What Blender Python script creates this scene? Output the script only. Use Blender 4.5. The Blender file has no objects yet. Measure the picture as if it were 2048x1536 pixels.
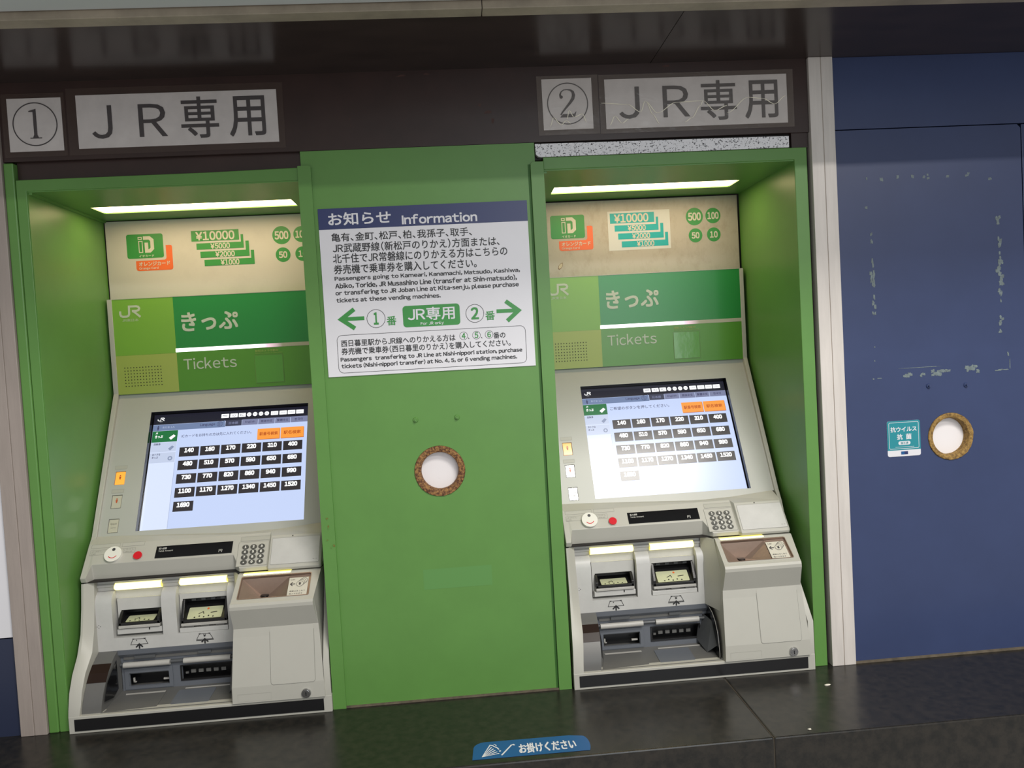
import bpy, bmesh, math, random
from mathutils import Vector, Matrix
random.seed(7)
S = bpy.context.scene
COL = S.collection

# ------------------------------------------------------------------ camera, world, light, exposure
cam_d = bpy.data.cameras.new('camera'); cam = bpy.data.objects.new('camera', cam_d); COL.objects.link(cam)
R0 = Vector((0.99597298, -0.06957235, -0.05654646)); R1 = Vector((-0.05905665, -0.03456718, -0.99765596)); R2 = Vector((0.06745462, 0.99697783, -0.03853668))
m = Matrix((R0, -R1, -R2)).transposed().to_4x4(); m.translation = Vector((0.72834, -1.37916, 0.62443))
cam.matrix_world = m
cam_d.sensor_width = 36; cam_d.lens = 1516.63 / 2048 * 36; cam_d.clip_start = 0.01
S.camera = cam
w = bpy.data.worlds.new('world'); S.world = w; w.use_nodes = True
w.node_tree.nodes['Background'].inputs[0].default_value = (1.0, 0.97, 0.94, 1)
w.node_tree.nodes['Background'].inputs[1].default_value = 0.34
S.view_settings.view_transform = 'Standard'; S.view_settings.look = 'None'
S.view_settings.exposure = 0.32; S.view_settings.gamma = 1; S.view_settings.use_curve_mapping = False

def area(name, loc, target, sx, sy, power, col):
    d = bpy.data.lights.new(name, 'AREA'); d.shape = 'RECTANGLE'; d.size = sx; d.size_y = sy; d.energy = power; d.color = col
    o = bpy.data.objects.new(name, d); COL.objects.link(o); o.location = loc
    o.rotation_euler = (Vector(target) - Vector(loc)).to_track_quat('-Z', 'Y').to_euler()
    return o
# station hall: rows of ceiling tubes parallel to the wall, one short bright fixture, daylight from the far exit
area('hall_fixture_near', (1.55, -1.70, 2.30), (1.55, -1.70, 0), 0.9, 0.5, 42.0, (1.0, 0.96, 0.90))
area('hall_tubes_far', (2.5, -3.0, 2.25), (2.5, -3.0, 0), 2.6, 0.12, 70.0, (1.0, 0.95, 0.90))
area('exit_daylight', (1.8, -4.2, 1.1), (1.4, 0, 0.7), 1.5, 1.6, 22.0, (0.88, 0.95, 1.0))

# ------------------------------------------------------------------ materials
MATS = {}
def mat(name, col, rough=0.5, metal=0.0, spec=0.5, noise=0.0, nscale=20.0, col2=None, bump=0.0, bscale=60.0, coat=0.0, emit=None, estr=0.0, stretch=None, ramp=None):
    if name in MATS: return MATS[name]
    M = bpy.data.materials.new(name); M.use_nodes = True; nt = M.node_tree; N = nt.nodes; L = nt.links
    p = N['Principled BSDF']
    p.inputs['Base Color'].default_value = (*col, 1); p.inputs['Roughness'].default_value = rough
    p.inputs['Metallic'].default_value = metal; p.inputs['Specular IOR Level'].default_value = spec
    p.inputs['Coat Weight'].default_value = coat; p.inputs['Coat Roughness'].default_value = 0.12
    if emit: p.inputs['Emission Color'].default_value = (*emit, 1); p.inputs['Emission Strength'].default_value = estr
    if noise or bump:
        tc = N.new('ShaderNodeTexCoord'); mp = N.new('ShaderNodeMapping'); L.new(tc.outputs['Object'], mp.inputs[0])
        if stretch: mp.inputs['Scale'].default_value = stretch
    if noise:
        n = N.new('ShaderNodeTexNoise'); n.inputs['Scale'].default_value = nscale; n.inputs['Detail'].default_value = 6; n.inputs['Roughness'].default_value = 0.65
        L.new(mp.outputs[0], n.inputs['Vector'])
        r = N.new('ShaderNodeValToRGB'); c2 = col2 or tuple(c * (1 - noise) for c in col)
        lo, hi = ramp or (0.3, 0.7)
        r.color_ramp.elements[0].position = lo; r.color_ramp.elements[1].position = hi
        r.color_ramp.elements[0].color = (*c2, 1); r.color_ramp.elements[1].color = (*col, 1)
        L.new(n.outputs['Fac'], r.inputs[0]); L.new(r.outputs[0], p.inputs['Base Color'])
    if bump:
        b = N.new('ShaderNodeBump'); b.inputs['Strength'].default_value = bump; b.inputs['Distance'].default_value = 0.001
        n2 = N.new('ShaderNodeTexNoise'); n2.inputs['Scale'].default_value = bscale; n2.inputs['Detail'].default_value = 4
        L.new(mp.outputs[0], n2.inputs['Vector']); L.new(n2.outputs['Fac'], b.inputs['Height']); L.new(b.outputs[0], p.inputs['Normal'])
    MATS[name] = M; return M

GREEN = mat('green_paint', (0.112, 0.272, 0.060), 0.38, noise=0.10, nscale=9, bump=0.08, bscale=25)
BLUE = mat('blue_paint', (0.038, 0.057, 0.140), 0.33, noise=0.12, nscale=7, bump=0.06, bscale=18)
BROWN = mat('brown_enamel', (0.036, 0.017, 0.014), 0.36, noise=0.3, nscale=14, bump=0.12, bscale=30)
SOFFIT = mat('brown_soffit_sheet', (0.046, 0.031, 0.027), 0.22, noise=0.35, nscale=10, col2=(0.026, 0.018, 0.016), bump=0.10, bscale=16, stretch=(1, 3, 1))
BEIGE = mat('beige_aluminium', (0.40, 0.34, 0.26), 0.4, noise=0.35, nscale=16, bump=0.1)
COOL = mat('cool_white_panel', (0.55, 0.58, 0.58), 0.4)
PILLAR = mat('brushed_grey_post', (0.66, 0.62, 0.58), 0.36, noise=0.14, nscale=14, bump=0.12, bscale=80, stretch=(6, 6, 0.6))
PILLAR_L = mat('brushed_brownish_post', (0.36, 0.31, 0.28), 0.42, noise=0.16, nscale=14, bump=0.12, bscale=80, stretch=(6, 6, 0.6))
GRANITE = mat('dark_granite', (0.024, 0.021, 0.017), 0.27, noise=0.6, nscale=60, col2=(0.010, 0.010, 0.009), bump=0.12, bscale=70, ramp=(0.35, 0.62))
GRANITE_F = mat('granite_front', (0.030, 0.026, 0.024), 0.42, noise=0.5, nscale=50, bump=0.1, bscale=70)
GROUT = mat('joint_filler', (0.16, 0.13, 0.09), 0.8, noise=0.5, nscale=60)
DARK = mat('dark_gap', (0.012, 0.009, 0.008), 0.6)
BLACK = mat('black_plastic', (0.010, 0.010, 0.011), 0.3)
BLACKG = mat('black_gloss', (0.006, 0.006, 0.007), 0.12)
CREAM = mat('ivory_plastic', (0.46, 0.455, 0.405), 0.42, noise=0.07, nscale=6, bump=0.03, bscale=300)
FASCIA = mat('grey_ivory_sheet', (0.42, 0.43, 0.395), 0.36, noise=0.04, nscale=5)
WHITEP = mat('white_plastic', (0.53, 0.53, 0.51), 0.4, noise=0.1, nscale=30)
UPPER = mat('ivory_sheet_aged', (0.42, 0.39, 0.335), 0.45, noise=0.22, nscale=55, col2=(0.36, 0.32, 0.26), ramp=(0.28, 0.52), bump=0.05, bscale=200, stretch=(1, 1, 0.6))
UPPER1 = mat('ivory_sheet_clean', (0.54, 0.52, 0.46), 0.45, noise=0.1, nscale=10, ramp=(0.25, 0.45))
BIN = mat('grey_bin_plastic', (0.125, 0.125, 0.120), 0.42, noise=0.1, nscale=15)
BINB = mat('blue_grey_plastic', (0.125, 0.137, 0.158), 0.38)
BIND = mat('dark_grey_plastic', (0.085, 0.090, 0.095), 0.4)
ROLL = mat('silver_roller', (0.46, 0.45, 0.42), 0.42, noise=0.1, nscale=80)
STEEL = mat('steel', (0.55, 0.55, 0.55), 0.25, metal=1.0)
BRONZE = mat('bronze_tray', (0.34, 0.25, 0.20), 0.38, metal=0.45, noise=0.15, nscale=40)
G_LIGHT = mat('print_light_green', (0.185, 0.40, 0.045), 0.28)
G_OLIVE = mat('print_olive', (0.34, 0.42, 0.09), 0.32)
G_DARK = mat('print_deep_green', (0.018, 0.235, 0.045), 0.22)
G_MID = mat('print_mid_green', (0.085, 0.27, 0.025), 0.24)
G_CARD = mat('print_card_green', (0.035, 0.26, 0.05), 0.4)
TEAL = mat('print_teal', (0.0, 0.36, 0.37), 0.35)
ORANGE = mat('print_orange', (0.75, 0.14, 0.03), 0.4)
PRINT_W = mat('print_pale', (0.50, 0.56, 0.44), 0.4)
CREAM_P = mat('print_cream', (0.58, 0.56, 0.48), 0.45)
SIGN_W = mat('sign_white', (0.74, 0.74, 0.78), 0.33, noise=0.03, nscale=12)
SIGN_G = mat('sign_grey_paper', (0.76, 0.72, 0.70), 0.36, noise=0.16, nscale=22, bump=0.15, bscale=30)
NAVY = mat('print_navy', (0.026, 0.038, 0.13), 0.35)
INK = mat('print_black', (0.018, 0.018, 0.020), 0.4)
INKG = mat('print_charcoal', (0.05, 0.048, 0.055), 0.4)
S_GREEN = mat('sign_green', (0.045, 0.28, 0.06), 0.35)
GREY_L = mat('label_grey', (0.40, 0.40, 0.35), 0.4)
GREY_T = mat('label_outline', (0.22, 0.22, 0.19), 0.5)
RED = mat('red_button', (0.62, 0.008, 0.02), 0.25, coat=0.5)
KNOBW = mat('knob_white', (0.76, 0.75, 0.69), 0.3)
KEYM = mat('key_metal', (0.12, 0.12, 0.11), 0.3, metal=0.4)
LBL = mat('slot_label_cream', (0.50, 0.52, 0.34), 0.35)
RESID = mat('tape_residue', (0.19, 0.24, 0.25), 0.7, noise=0.5, nscale=140)
TEAL_S = mat('sticker_teal', (0.02, 0.25, 0.30), 0.35)
BLUE_S = mat('sticker_blue', (0.012, 0.095, 0.27), 0.35)
CHIP = mat('chipboard', (0.33, 0.17, 0.055), 0.75, noise=0.9, nscale=260, col2=(0.07, 0.022, 0.010), bump=1.0, bscale=260, ramp=(0.40, 0.60))
CHIP2 = mat('chipboard_ochre', (0.36, 0.22, 0.06), 0.75, noise=0.8, nscale=200, col2=(0.12, 0.065, 0.018), bump=1.0, bscale=220, ramp=(0.36, 0.62))
HOLEW = mat('hole_white_board', (0.80, 0.77, 0.78), 0.5, noise=0.12, nscale=60, ramp=(0.25, 0.40))
CRUMBM = mat('crumb', (0.75, 0.72, 0.62), 0.8)
# speckled foam strip
SPECK = mat('speckled_strip', (0.85, 0.85, 0.88), 0.6, noise=0.8, nscale=330, col2=(0.07, 0.07, 0.08), ramp=(0.40, 0.44), bump=0.4, bscale=300)

def emis(name, col, strength, rough=0.25, spec=0.5, base=(0.02, 0.02, 0.02)):
    return mat(name, base, rough, spec=spec, emit=col, estr=strength)
LAMP = emis('niche_tube_diffuser', (1.0, 0.75, 0.42), 8.5)
def glow(name, c_mid, s_mid, c_edge, s_edge, axis='BOX'):
    M = bpy.data.materials.new(name); M.use_nodes = True; nt = M.node_tree; N = nt.nodes; L = nt.links; p = N['Principled BSDF']
    p.inputs['Base Color'].default_value = (0.6, 0.6, 0.45, 1); p.inputs['Roughness'].default_value = 0.3
    tc = N.new('ShaderNodeTexCoord'); mp = N.new('ShaderNodeMapping'); mp.inputs['Location'].default_value = (-1, -1, -1); mp.inputs['Scale'].default_value = (2, 2, 2)
    L.new(tc.outputs['Generated'], mp.inputs[0])
    sx = N.new('ShaderNodeSeparateXYZ'); L.new(mp.outputs[0], sx.inputs[0])
    def pw(out, e):
        a = N.new('ShaderNodeMath'); a.operation = 'ABSOLUTE'; L.new(out, a.inputs[0])
        b = N.new('ShaderNodeMath'); b.operation = 'POWER'; L.new(a.outputs[0], b.inputs[0]); b.inputs[1].default_value = e; return b.outputs[0]
    mx = N.new('ShaderNodeMath'); mx.operation = 'MAXIMUM'; L.new(pw(sx.outputs[0], 14), mx.inputs[0]); L.new(pw(sx.outputs[2], 2.5), mx.inputs[1])
    r = N.new('ShaderNodeValToRGB'); r.color_ramp.elements[0].color = tuple(c * s_mid / 4 for c in c_mid) + (1,); r.color_ramp.elements[1].color = tuple(c * s_edge / 4 for c in c_edge) + (1,)
    L.new(mx.outputs[0], r.inputs[0]); L.new(r.outputs[0], p.inputs['Emission Color']); p.inputs['Emission Strength'].default_value = 4
    return M
YEL = glow('yellow_guide_light', (1.0, 0.93, 0.48), 3.2, (1.0, 0.82, 0.05), 0.66)
def led_mat():
    M = bpy.data.materials.new('led_strip_diffuser'); M.use_nodes = True; nt = M.node_tree; N = nt.nodes; L = nt.links; p = N['Principled BSDF']
    p.inputs['Base Color'].default_value = (0.45, 0.44, 0.33, 1)
    tc = N.new('ShaderNodeTexCoord'); sx = N.new('ShaderNodeSeparateXYZ'); L.new(tc.outputs['Generated'], sx.inputs[0])
    r = N.new('ShaderNodeValToRGB'); e = r.color_ramp.elements
    e[0].position = 0.0; e[0].color = (1, 0.97, 1, 1); e[1].position = 1; e[1].color = (0.0, 0.0, 0.0, 1)
    a = e.new(0.50); a.color = (1, 0.95, 1, 1); a = e.new(0.60); a.color = (0.42, 0.25, 0.36, 1); a = e.new(0.70); a.color = (0.0, 0.0, 0.0, 1)
    L.new(sx.outputs[0], r.inputs[0]); L.new(r.outputs[0], p.inputs['Emission Color']); p.inputs['Emission Strength'].default_value = 1.6
    return M
LED = led_mat()
def scr(name, c, s=1.0, rough=0.22): return emis(name, c, s * 0.82, rough, spec=0.5, base=(0.012, 0.012, 0.012))
SC_BG = scr('screen_pale_blue', (0.56, 0.66, 0.93)); SC_SIDE = scr('screen_side_pale', (0.70, 0.78, 1.0)); SC_WHITE = scr('screen_white', (1.0, 1.0, 1.0), 1.1)
SC_DARK = scr('screen_black', (0.010, 0.010, 0.022)); SC_TILE = scr('screen_tile', (0.022, 0.018, 0.022)); SC_BAR = scr('screen_slate', (0.16, 0.22, 0.38))
SC_TAB = scr('screen_tab', (0.20, 0.22, 0.36)); SC_TABD = scr('screen_tab_dark', (0.045, 0.05, 0.09)); SC_GREEN = scr('screen_green', (0.01, 0.16, 0.045))
SC_OR = scr('screen_orange', (1.0, 0.34, 0.05)); SC_INK = scr('screen_ink', (0.05, 0.05, 0.12)); SC_INKO = scr('screen_ink_orange', (0.45, 0.08, 0.01)); SC_MENU = scr('screen_menu', (0.55, 0.62, 0.80)); SC_LINE = scr('screen_line', (0.25, 0.30, 0.45))
B_OR = emis('button_lit_orange', (1.0, 0.33, 0.02), 0.8, 0.15, base=(0.4, 0.2, 0.05)); B_OFF = mat('button_unlit', (0.44, 0.42, 0.33), 0.14, coat=1.0)
B_INK = mat('button_symbol', (0.45, 0.08, 0.02), 0.3)
def film_mat(name='clear_tape_film', k=0.14, col=(0.20, 0.15, 0.12)):
    M = bpy.data.materials.new(name); M.use_nodes = True; nt = M.node_tree; N = nt.nodes; L = nt.links
    p = N['Principled BSDF']; p.inputs['Base Color'].default_value = (*col, 1); p.inputs['Roughness'].default_value = 0.12
    out = N['Material Output']; tr = N.new('ShaderNodeBsdfTransparent'); mx = N.new('ShaderNodeMixShader'); mx.inputs[0].default_value = k
    L.new(tr.outputs[0], mx.inputs[1]); L.new(p.outputs[0], mx.inputs[2]); L.new(mx.outputs[0], out.inputs['Surface'])
    tc = N.new('ShaderNodeTexCoord'); n = N.new('ShaderNodeTexNoise'); n.inputs['Scale'].default_value = 45; n.inputs['Detail'].default_value = 3; n.inputs['Distortion'].default_value = 1.5
    L.new(tc.outputs['Object'], n.inputs['Vector']); b = N.new('ShaderNodeBump'); b.inputs['Strength'].default_value = 0.9; b.inputs['Distance'].default_value = 0.002
    L.new(n.outputs['Fac'], b.inputs['Height']); L.new(b.outputs[0], p.inputs['Normal'])
    return M
FILM = film_mat()
FILM2 = film_mat('wrinkled_tape_film', 0.20, (0.42, 0.36, 0.31))
CREASE = mat('painted_crease_shine', (0.92, 0.88, 0.72), 0.2)  # pale colour paints the shine on wrinkles in the tape film

# ------------------------------------------------------------------ mesh helpers
GL = {}
def glyph(ch):
    if ch in GL: return GL[ch]
    c = bpy.data.curves.new('t', 'FONT'); c.body = ch; c.size = 1; c.resolution_u = 3; c.fill_mode = 'FRONT'
    o = bpy.data.objects.new('t', c); COL.objects.link(o)
    me = bpy.data.meshes.new_from_object(o.evaluated_get(bpy.context.evaluated_depsgraph_get()))
    V = [(v.co.x, v.co.y) for v in me.vertices]; F = [tuple(p.vertices) for p in me.polygons]
    bpy.data.objects.remove(o); bpy.data.curves.remove(c); bpy.data.meshes.remove(me)
    GL[ch] = (V, F); return GL[ch]

def text_geo(s):
    """lay the string out glyph by glyph; latin letters use the wide sans forms packed tight"""
    V, F, x = [], [], 0.0
    for ch in s:
        if ch == ' ': x += 0.30; continue
        latin = 33 <= ord(ch) <= 126 or ch == '¥'
        g = chr(ord(ch) + 0xFEE0) if 33 <= ord(ch) <= 126 else ('\uffe5' if ch == '¥' else ch)
        if ch == '-': b = len(V); V += [(x + .05, .27), (x + .33, .27), (x + .33, .35), (x + .05, .35)]; F.append((b, b + 1, b + 2, b + 3)); x += .38; continue
        gv, gf = glyph(g) if ch != 'I' else ([(0, 0), (.10, 0), (.10, .733), (0, .733)], [(0, 1, 2, 3)])
        if not gv: x += 0.3; continue
        x0 = min(v[0] for v in gv); x1 = max(v[0] for v in gv)
        if latin: ox = x - x0 + 0.045; adv = (x1 - x0) + 0.09 + (0.05 if ch in '1' else 0)
        elif ch in '、。': ox = x - x0 + 0.04; adv = 0.50
        elif ch == '（': ox = x - x0 + 0.16; adv = 0.16 + (x1 - x0) + 0.06
        elif ch == '）': ox = x - x0 + 0.06; adv = 0.16 + (x1 - x0) + 0.06
        else: ox = x; adv = 1.0
        b = len(V); V += [(vx + ox, vy) for vx, vy in gv]; F += [tuple(b + k for k in f) for f in gf]; x += adv
    return V, F

def plate_geo(outer, holes, depth):
    c = bpy.data.curves.new('p', 'CURVE'); c.dimensions = '2D'; c.fill_mode = 'BOTH'; c.extrude = depth / 2
    for ring in [outer] + holes:
        sp = c.splines.new('POLY'); sp.points.add(len(ring) - 1); sp.use_cyclic_u = True
        for i, (a, b) in enumerate(ring): sp.points[i].co = (a, b, 0, 1)
    o = bpy.data.objects.new('p', c); COL.objects.link(o)
    me = bpy.data.meshes.new_from_object(o.evaluated_get(bpy.context.evaluated_depsgraph_get()))
    V = [tuple(v.co) for v in me.vertices]; F = [tuple(p.vertices) for p in me.polygons]
    bpy.data.objects.remove(o); bpy.data.curves.remove(c); bpy.data.meshes.remove(me)
    return V, F

def rrect(a0, b0, a1, b1, r, n=5):
    P = []
    for cx, cy, t0 in ((a1 - r, b1 - r, 0), (a0 + r, b1 - r, 90), (a0 + r, b0 + r, 180), (a1 - r, b0 + r, 270)):
        for i in range(n + 1):
            t = math.radians(t0 + 90 * i / n); P.append((cx + r * math.cos(t), cy + r * math.sin(t)))
    return P
def circ(cx, cy, r, n=28): return [(cx + r * math.cos(2 * math.pi * i / n), cy + r * math.sin(2 * math.pi * i / n)) for i in range(n)]

class Frame:
    def __init__(s, o=(0, 0, 0), u=(1, 0, 0), v=(0, 0, 1)):
        s.o = Vector(o); s.u = Vector(u).normalized(); s.v = Vector(v).normalized(); s.n = s.u.cross(s.v)   # n points at the viewer (-y)
    def p(s, a, b, c=0): return s.o + a * s.u + b * s.v + c * s.n
WALL = Frame()

class MB:
    """collects shapes, links them as one mesh object"""
    def __init__(s, frame=WALL): s.V = []; s.F = []; s.M = []; s.mats = []; s.f = frame
    def mi(s, m):
        if m not in s.mats: s.mats.append(m)
        return s.mats.index(m)
    def add(s, V, F, m):
        b = len(s.V); s.V += [tuple(v) for v in V]; i = s.mi(m)
        for f in F: s.F.append(tuple(b + k for k in f)); s.M.append(i)
        return s
    # solids in object space
    def box(s, x0, x1, y0, y1, z0, z1, m):
        V = [(x, y, z) for x in (x0, x1) for y in (y0, y1) for z in (z0, z1)]
        return s.add(V, [(0, 1, 3, 2), (4, 6, 7, 5), (0, 4, 5, 1), (2, 3, 7, 6), (0, 2, 6, 4), (1, 5, 7, 3)], m)
    def prism(s, x0, x1, prof, m):          # prof: (y,z) polygon
        n = len(prof); V = [(x0, y, z) for y, z in prof] + [(x1, y, z) for y, z in prof]
        F = [tuple(range(n)), tuple(range(2 * n - 1, n - 1, -1))] + [(i, i + n, (i + 1) % n + n, (i + 1) % n) for i in range(n)]
        return s.add(V, F, m)
    def loft(s, secs, m, caps=True):        # secs: list of (x, [(y,z)...])
        n = len(secs[0][1]); V = [((x[i] if isinstance(x, (list, tuple)) else x), y, z) for x, pr in secs for i, (y, z) in enumerate(pr)]
        F = []
        for k in range(len(secs) - 1):
            for i in range(n - 1): F.append((k * n + i, (k + 1) * n + i, (k + 1) * n + i + 1, k * n + i + 1))
        if caps:
            F.append(tuple(range(n))); F.append(tuple(range(len(V) - 1, len(V) - 1 - n, -1)))
        return s.add(V, F, m)
    def tube(s, p0, p1, r, m, n=12, r1=None):
        p0, p1 = Vector(p0), Vector(p1); d = (p1 - p0).normalized(); a = d.orthogonal().normalized(); b = d.cross(a); r1 = r if r1 is None else r1
        V = [p0 + r * (math.cos(t) * a + math.sin(t) * b) for t in [2 * math.pi * i / n for i in range(n)]] + [p1 + r1 * (math.cos(t) * a + math.sin(t) * b) for t in [2 * math.pi * i / n for i in range(n)]]
        F = [tuple(range(n))[::-1], tuple(range(n, 2 * n))] + [(i, (i + 1) % n, (i + 1) % n + n, i + n) for i in range(n)]
        return s.add(V, F, m)
    # art on the frame's plane; c = height above the plane
    def poly(s, P, m, c=0.0003, th=0.0):
        n = len(P); V = [s.f.p(a, b, c) for a, b in P]
        if not th: return s.add(V, [tuple(range(n))], m)
        V += [s.f.p(a, b, c - th) for a, b in P]
        return s.add(V, [tuple(range(n)), tuple(range(2 * n - 1, n - 1, -1))] + [(i, i + n, (i + 1) % n + n, (i + 1) % n) for i in range(n)], m)
    def rect(s, a0, b0, a1, b1, m, c=0.0003, th=0.0): return s.poly([(a0, b0), (a1, b0), (a1, b1), (a0, b1)], m, c, th)
    def disc(s, a, b, r, m, c=0.0003, th=0.0, n=28, ry=None): return s.poly([(a + (x - a), b + (y - b) * ((ry or r) / r)) for x, y in circ(a, b, r, n)], m, c, th)
    def ringp(s, outer, inner, m, c=0.0003):    # same point count
        n = len(outer); V = [s.f.p(a, b, c) for a, b in outer] + [s.f.p(a, b, c) for a, b in inner]
        return s.add(V, [(i, (i + 1) % n, (i + 1) % n + n, i + n) for i in range(n)], m)
    def ring(s, a, b, r0, r1, m, c=0.0003, n=36): return s.ringp(circ(a, b, r0, n), circ(a, b, r1, n), m, c)
    def frame(s, a0, b0, a1, b1, t, m, c=0.0003): return s.ringp([(a0, b0), (a1, b0), (a1, b1), (a0, b1)], [(a0 + t, b0 + t), (a1 - t, b0 + t), (a1 - t, b1 - t), (a0 + t, b1 - t)], m, c)
    def stroke(s, P, wd, m, c=0.0003, closed=False):
        P = [Vector(p) for p in P]; n = len(P); W = wd if isinstance(wd, (list, tuple)) else [wd] * n; Lf = []; Rt = []
        for i in range(n):
            a = P[i - 1] if (i or closed) else None; b = P[(i + 1) % n] if (i < n - 1 or closed) else None
            d1 = (P[i] - a).normalized() if a is not None else (b - P[i]).normalized()
            d2 = (b - P[i]).normalized() if b is not None else d1
            n1 = Vector((-d1.y, d1.x)); n2 = Vector((-d2.y, d2.x)); k = n1 + n2
            k = k.normalized() if k.length > 1e-6 else n1; sc = 1 / max(0.45, k.dot(n1))
            Lf.append(P[i] + k * W[i] / 2 * sc); Rt.append(P[i] - k * W[i] / 2 * sc)
        V = [s.f.p(a, b, c) for a, b in Lf] + [s.f.p(a, b, c) for a, b in Rt]
        return s.add(V, [(i, i + n, (i + 1) % n + n, (i + 1) % n) for i in range(n if closed else n - 1)], m)
    def text(s, t, a0, a1, b0, b1, m, bold=0.0, c=0.0005):
        V, F = text_geo(t)
        if not V: return s
        xs = [v[0] for v in V]; ys = [v[1] for v in V]; x0, x1, y0, y1 = min(xs), max(xs), min(ys), max(ys)
        h = bold * (b1 - b0) / (y1 - y0)              # heavier strokes: slightly shifted, stacked copies
        kx = (a1 - a0 - 2 * h) / (x1 - x0); ky = (b1 - b0 - 2 * h) / (y1 - y0)
        for k, (dx, dy) in enumerate([(0, 0)] if bold < .004 else [(-1, -1), (1, 1), (1, -1), (-1, 1), (0, 0)]):
            s.add([s.f.p(a0 + h + (x - x0) * kx + dx * h * .8, b0 + h + (y - y0) * ky + dy * h * .8, c + k * .00003) for x, y in V], F, m)
        return s
    def plate(s, outer, holes, depth, m, c=0.0):   # front face at height c
        V, F = plate_geo(outer, holes, depth)
        return s.add([s.f.p(x, y, c - depth / 2 + z) for x, y, z in V], F, m)
    def build(s, name, parent=None, smooth=False, bevel=0.0, label=None, kind=None, seg=2):
        me = bpy.data.meshes.new(name); me.from_pydata(s.V, [], s.F); me.update()
        for mm in s.mats: me.materials.append(mm)
        me.polygons.foreach_set('material_index', s.M)
        if smooth:
            me.polygons.foreach_set('use_smooth', [True] * len(me.polygons))
            me.set_sharp_from_angle(angle=math.radians(35))
        bm = bmesh.new(); bm.from_mesh(me); bmesh.ops.recalc_face_normals(bm, faces=[f for f in bm.faces]) if bevel or smooth else None
        if bevel: bmesh.ops.remove_doubles(bm, verts=bm.verts, dist=1e-6)
        bm.to_mesh(me); bm.free()
        o = bpy.data.objects.new(name, me); COL.objects.link(o)
        if parent: o.parent = parent
        if bevel:
            b = o.modifiers.new('bevel', 'BEVEL'); b.width = bevel; b.segments = seg; b.limit_method = 'ANGLE'; b.angle_limit = math.radians(30)
            if not smooth: pass
        if label: o['label'] = label
        if kind: o['kind'] = kind
        return o

def thing(name, label=None, cat=None, loc=(0, 0, 0), group=None, kind=None):
    o = bpy.data.objects.new(name, None); o.empty_display_size = 0.05; COL.objects.link(o); o.location = loc
    if label: o['label'] = label
    if cat: o['category'] = cat
    if group: o['group'] = group
    if kind: o['kind'] = kind
    return o
def tag(o, label, cat, group=None):
    o['label'] = label; o['category'] = cat
    if group: o['group'] = group
    return o
# ------------------------------------------------------------------ structure
# soffit: two glossy brown sheets with an open joint
t = thing('ceiling', kind='structure')
MB().box(-0.9, 1.1061, -0.2085, 0.06, 1.1397, 1.150, SOFFIT).build('soffit_panel', t)
MB().box(1.1073, 2.6, -0.2085, 0.06, 1.1397, 1.150, SOFFIT).build('soffit_panel', t)
b = MB(); b.box(1.106, 1.1075, -0.2085, 0.06, 1.1410, 1.149, DARK); b.build('joint', t)
# aluminium edge and the pale fixture housing in front of it
t = thing('trim_1', kind='structure')
MB().box(-0.9, 0.7925, -0.236, -0.2087, 1.1392, 1.168, BEIGE).build('edge_profile', t, bevel=0.001)
MB().box(0.7935, 2.6, -0.236, -0.2087, 1.1392, 1.168, BEIGE).build('edge_profile', t, bevel=0.001)
MB().box(-0.9, 2.6, -0.2375, -0.2362, 1.152, 1.168, DARK).build('shadow_gap', t)
MB().box(-0.9, 2.6, -0.48, -0.2385, 1.150, 1.19, COOL).build('fixture_housing', t, bevel=0.002)
# backing wall behind everything
MB().box(-0.9, 2.6, 0.30, 0.32, -0.5, 1.3, DARK).build('wall_back', kind='structure')
# brown fascia
t = thing('trim_2', kind='structure')
MB().box(-0.0355, 1.3985, 0.0, 0.02, 1.0052, 1.1397, BROWN).build('fascia_board', t)
MB().box(-0.018, 0.4665, 0.010, 0.04, 0.9738, 1.0052, BROWN).build('fascia_return', t)
MB().box(0.866, 1.3985, 0.012, 0.04, 0.976, 1.0052, DARK).build('recess', t)
MB().box(1.3665, 1.3975, 0.004, 0.03, 0.9779, 1.0052, BROWN).build('end_block', t)
b = MB(); b.plate([(0.8877, 1.0025), (1.3605, 0.9995), (1.3605, 0.9789), (0.8975, 0.9786), (0.8925, 0.9800), (0.8885, 0.9840)], [], 0.012, SPECK, c=-0.001); b.build('speckled_strip', t, label='white speckled strip over the right niche')
SCAR = mat('paint_scar', (0.075, 0.030, 0.022), 0.6, noise=0.5, nscale=150)
b = MB()
for (x, z, wx, wz) in ((.806, 1.062, .020, .009), (.792, 1.075, .007, .010), (.814, 1.046, .008, .012), (.560, 1.058, .002, .006), (.561, 1.046, .002, .008), (1.135, 1.1340, .020, .006), (.655, 1.1310, .022, .005), (.70, 1.1325, .012, .005)):
    b.poly([(x + wx / 2 * math.cos(a) * random.uniform(.45, 1), z + wz / 2 * math.sin(a) * random.uniform(.45, 1)) for a in [k * math.pi / 7 for k in range(14)]], SCAR, .0003)
b.build('paint_scars', t, label='small scars in the brown paint')
# posts
def post(name, x0, x1, seam, PILLAR=PILLAR):
    t = thing(name, kind='structure')
    MB().box(x0, seam - 0.0004, -0.006, 0.03, 0.0, 1.1397, PILLAR).build('post_sheet', t, bevel=0.001)
    MB().box(seam + 0.0004, x1, -0.006, 0.03, 0.0, 1.1397, PILLAR).build('post_sheet', t, bevel=0.001)
    MB().box(seam - 0.0006, seam + 0.0006, -0.0045, 0.02, 0.0, 1.1397, BEIGE).build('seam', t)
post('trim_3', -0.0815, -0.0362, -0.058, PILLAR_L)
post('trim_4', 1.4000, 1.4461, 1.4235)
MB().box(1.3930, 1.4002, 0.012, 0.04, 0.0, 1.0052, DARK).build('trim_5', kind='structure')

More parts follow.
